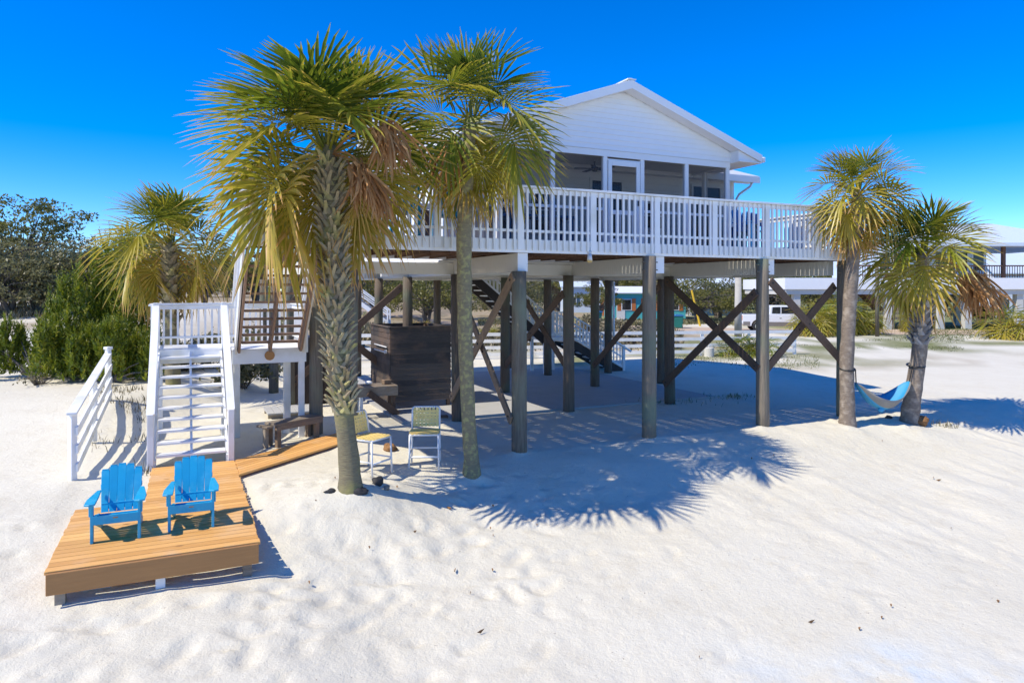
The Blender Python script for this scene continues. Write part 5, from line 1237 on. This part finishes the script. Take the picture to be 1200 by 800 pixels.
for p_ in (1068, 1086, 1124, 1150, 1170):
    mb = MB(); x = nx_(p_); y = 2.37 if p_ > 1105 else 3.97; mb.box(x - .5, x + .5, y - .02, y + .028, 4.6, 6.3); wn = mb.build('window', 'white_trim', nb_)
    mb = MB(); mb.box(x - .42, x + .42, y - .035, y - .022, 4.68, 6.22); mb.build('pane', 'window', wn)
ex0, ex1, ey0, ey1, ez = nx_(1070), nx_(1290), -.8, 10.4, 6.75
hy = (ey0 + ey1) / 2; rz = ez + 2.0
mb = MB(); mb.add([(ex0, ey0, ez), (ex1, ey0, ez), (ex1, ey1, ez), (ex0, ey1, ez), (ex0 + 5.2, hy, rz), (ex1 - 5.2, hy, rz)], [(0, 1, 5, 4), (1, 2, 5), (2, 3, 4, 5), (3, 0, 4)])
mb.box(ex0, ex1, ey0, ey1, ez - .25, ez - .003); mb.build('roof', 'pale_blue', nb_)
for p_ in (1118, 1178, 1238):
    mb = MB(); x = nx_(p_); mb.box(x - .12, x + .12, .1, .34, 4.05, 6.5); mb.build('porch_post', 'brownwood', nb_)
mb = MB(); mb.bar((nx_(1000), .15, 5.0), (NL, .15, 5.0), .08, .1); mb.bar((nx_(1000), .15, 4.25), (NL, .15, 4.25), .05, .08)
x = nx_(1000)
while x < NL: mb.box(x - .02, x + .02, .13, .17, 4.06, 4.98); x += .2
for p_ in (1000, 1020, 1040, 1060, 1080, 1100): x = nx_(p_); mb.box(x - .06, x + .06, .09, .21, 4.05, 5.1)
mb.build('porch_railing', 'brownwood', nb_)
mb = MB(); mb.bar((nx_(1019), 1.2, 3.1), (nx_(1043), 1.2, 1.5), .05, .34); mb.bar((nx_(1019), 2.2, 3.1), (nx_(1043), 2.2, 1.5), .05, .34)
for k in range(8): f = k / 8; mb.box(nx_(1019) + f * 1.6, nx_(1019) + f * 1.6 + .26, 1.2, 2.2, 2.98 - f * 1.6, 3.02 - f * 1.6)
mb.build('side_stairs', 'brownwood', nb_)
mb = MB(); mb.box(nx_(1048), nx_(1067), .4, 2.4, .75, .9)
for p_ in (1049, 1067): mb.box(nx_(p_) - .07, nx_(p_) + .07, .3, .44, -.2, 1.9)
mb.box(nx_(1048), nx_(1067), .33, .4, 1.78, 1.88)
x = nx_(1050)
while x < nx_(1067): mb.box(x - .03, x + .03, .34, .39, .9, 1.8); x += .17
mb.build('entry_porch', 'grey_wood', nb_)
mb = MB(); mb.bar((nx_(1117), 2.0, .5), (nx_(1135), 2.0, 2.9), .05, .4); mb.bar((nx_(1117), 3.0, .5), (nx_(1135), 3.0, 2.9), .05, .4); mb.bar((nx_(1115), 2.0, 1.3), (nx_(1133), 2.0, 3.4), .05, .1)
for k in range(9): f = k / 9; mb.box(nx_(1117) + f * 1.2, nx_(1117) + f * 1.2 + .25, 2.0, 3.0, .5 + f * 2.4, .55 + f * 2.4)
mb.build('black_stairs', 'black', nb_)
hb = shrub('hedge_bush', 'bright green shrub beneath the neighbour house', at_b(1150, 63), 2.4, 1.6, 2600, 'grassm', 91, None, .12)
cottage('far house with pale blue ridged roof at the right edge', 1215, 78, 9.5, 7, 5.0, 'shade_white', 'pale_blue', .0, 4, 'shade_white', 2.6)

# ------------------------------------------------------------------ grass and dry scrub
def blades(name, label, cat, mt, spots, hmin, hmax, wd, seed):
    rr = random.Random(seed); mb = MB()
    for (x, y) in spots:
        z = gz(x, y) - .02; h = rr.uniform(hmin, hmax); a = rr.uniform(0, 6.28); w_ = wd * rr.uniform(.6, 1.4); lx, ly = rr.gauss(0, .35) * h, rr.gauss(0, .35) * h
        ca, sa = math.cos(a) * w_, math.sin(a) * w_; o_ = len(mb.v)
        mb.v.extend([(x - ca, y - sa, z), (x + ca, y + sa, z), (x + lx * .4 + ca * .7, y + ly * .4 + sa * .7, z + h * .6), (x + lx * .4 - ca * .7, y + ly * .4 - sa * .7, z + h * .6), (x + lx, y + ly, z + h)])
        pv_ = rr.random()
        for f in ((0, 1, 2, 3), (3, 2, 4)): mb.f.append(tuple(i + o_ for i in f)); mb.p.append(pv_); mb.mi.append(0)
    return tag(mb.build(name, mt), label, cat, kind='stuff')
def scatter(n, x0, x1, y0, y1, th, fr, seed, slope=False):
    r_ = np.random.default_rng(seed); X = r_.uniform(0, 1, n * 6); Y = r_.uniform(y0, y1, n * 6)
    X = (x0 + (x1 - x0) * X - 600) / FPX * Y if slope else x0 + (x1 - x0) * X
    q = vnoise(X * fr, Y * fr, seed) * .6 + vnoise(X * fr * 3, Y * fr * 3, seed + 1) * .4; k = (q > th) & (r_.uniform(0, 1, n * 6) < np.clip(np.minimum(Y - y0, y1 - Y) / (y1 - y0) * 3.2, .03, 1) * np.clip((q - th) / .12, .1, 1))
    return list(zip(X[k][:n], Y[k][:n]))
blades('grass', 'thin green grass streaks on the sand behind the hammock', 'grass', 'grassm', scatter(2600, 925, 1130, 32, 48, .50, .35, 101, True) + scatter(1500, 780, 960, 27.0, 33.5, .46, .5, 103, True), .03, .12, .012, 102)
blades('lawn_grass', 'green lawn in front of the neighbour house', 'grass', 'grassm', scatter(7000, 1060, 1260, 43, 60, .25, .4, 104, True), .04, .13, .025, 105)
blades('dry_scrub', 'dry brown weeds and scrub behind the white fence', 'scrub', 'scrub', scatter(7000, 400, 800, 35, 52, .42, .3, 106, True), .15, .55, .05, 107)
blades('roadside_weeds', 'olive weeds between the road and the far cottages', 'weeds', 'greyoak', scatter(5000, 560, 900, 60, 74, .5, .2, 108, True), .12, .4, .06, 109)
blades('dune_weeds', 'brown weeds on the left dune before the scrub oaks', 'weeds', 'scrub', scatter(1500, -20, 190, 41, 48, .45, .3, 110, True), .2, .6, .04, 111)
sp = scatter(500, 105, 180, 13.0, 20.0, .5, .8, 112, True) + [(random.gauss(g4.x + .9, .15), random.gauss(g4.y, .1)) for _ in range(60)] + [(random.gauss(h0.x + .9, .12), random.gauss(h0.y + .5, .12)) for _ in range(30)]
blades('beach_grass', 'sparse dry beach grass beside the handrail and the leaning palm', 'grass', 'scrub', sp, .05, .22, .008, 113)
# dark tufts in the shade under the house
q1 = gpix(862, 466); q2 = gpix(745, 472)
blades('shade_grass', 'small dark grass tufts in the shade under the deck', 'grass', 'grassm', [(random.gauss(q1.x, .3), random.gauss(q1.y, .2)) for _ in range(140)] + [(random.gauss(q2.x + 1.2, .6), random.gauss(q2.y, .25)) for _ in range(60)], .05, .2, .008, 115)
# litter on the sand
mb = MB(); rr = random.Random(5)
for k in range(45):
    Yf = rr.uniform(6.5, 18) if k % 3 else rr.uniform(8, 12.5); X = rr.uniform(-.72, .72) * Yf if k % 3 else rr.uniform(-3.2, -.2)
    if UV(X, Yf)[1] > -.1 or (UV(X, Yf)[0] < -4.1 and UV(X, Yf)[1] > -3.2): continue
    z = gz(X, Yf) + .03; a = rr.uniform(0, PI); L = rr.choice((.012, .016, .02, .026, .06)); w_ = L * rr.uniform(.25, .6) if L < .05 else .006
    c_, s_ = math.cos(a), math.sin(a)
    mb.add([(X - c_ * L, Yf - s_ * L, z), (X + s_ * w_, Yf - c_ * w_, z + .012), (X + c_ * L, Yf + s_ * L, z + .006), (X - s_ * w_, Yf + c_ * w_, z + .004), (X, Yf, z - .03)], [(0, 1, 2, 3), (0, 4, 1), (1, 4, 2), (2, 4, 3), (3, 4, 0)])
tag(mb.build('beach_litter', 'husk'), 'scattered bits of dry leaf and twig on the sand', 'litter', kind='stuff')
for k, (p_, q_, w_) in enumerate(()): pass
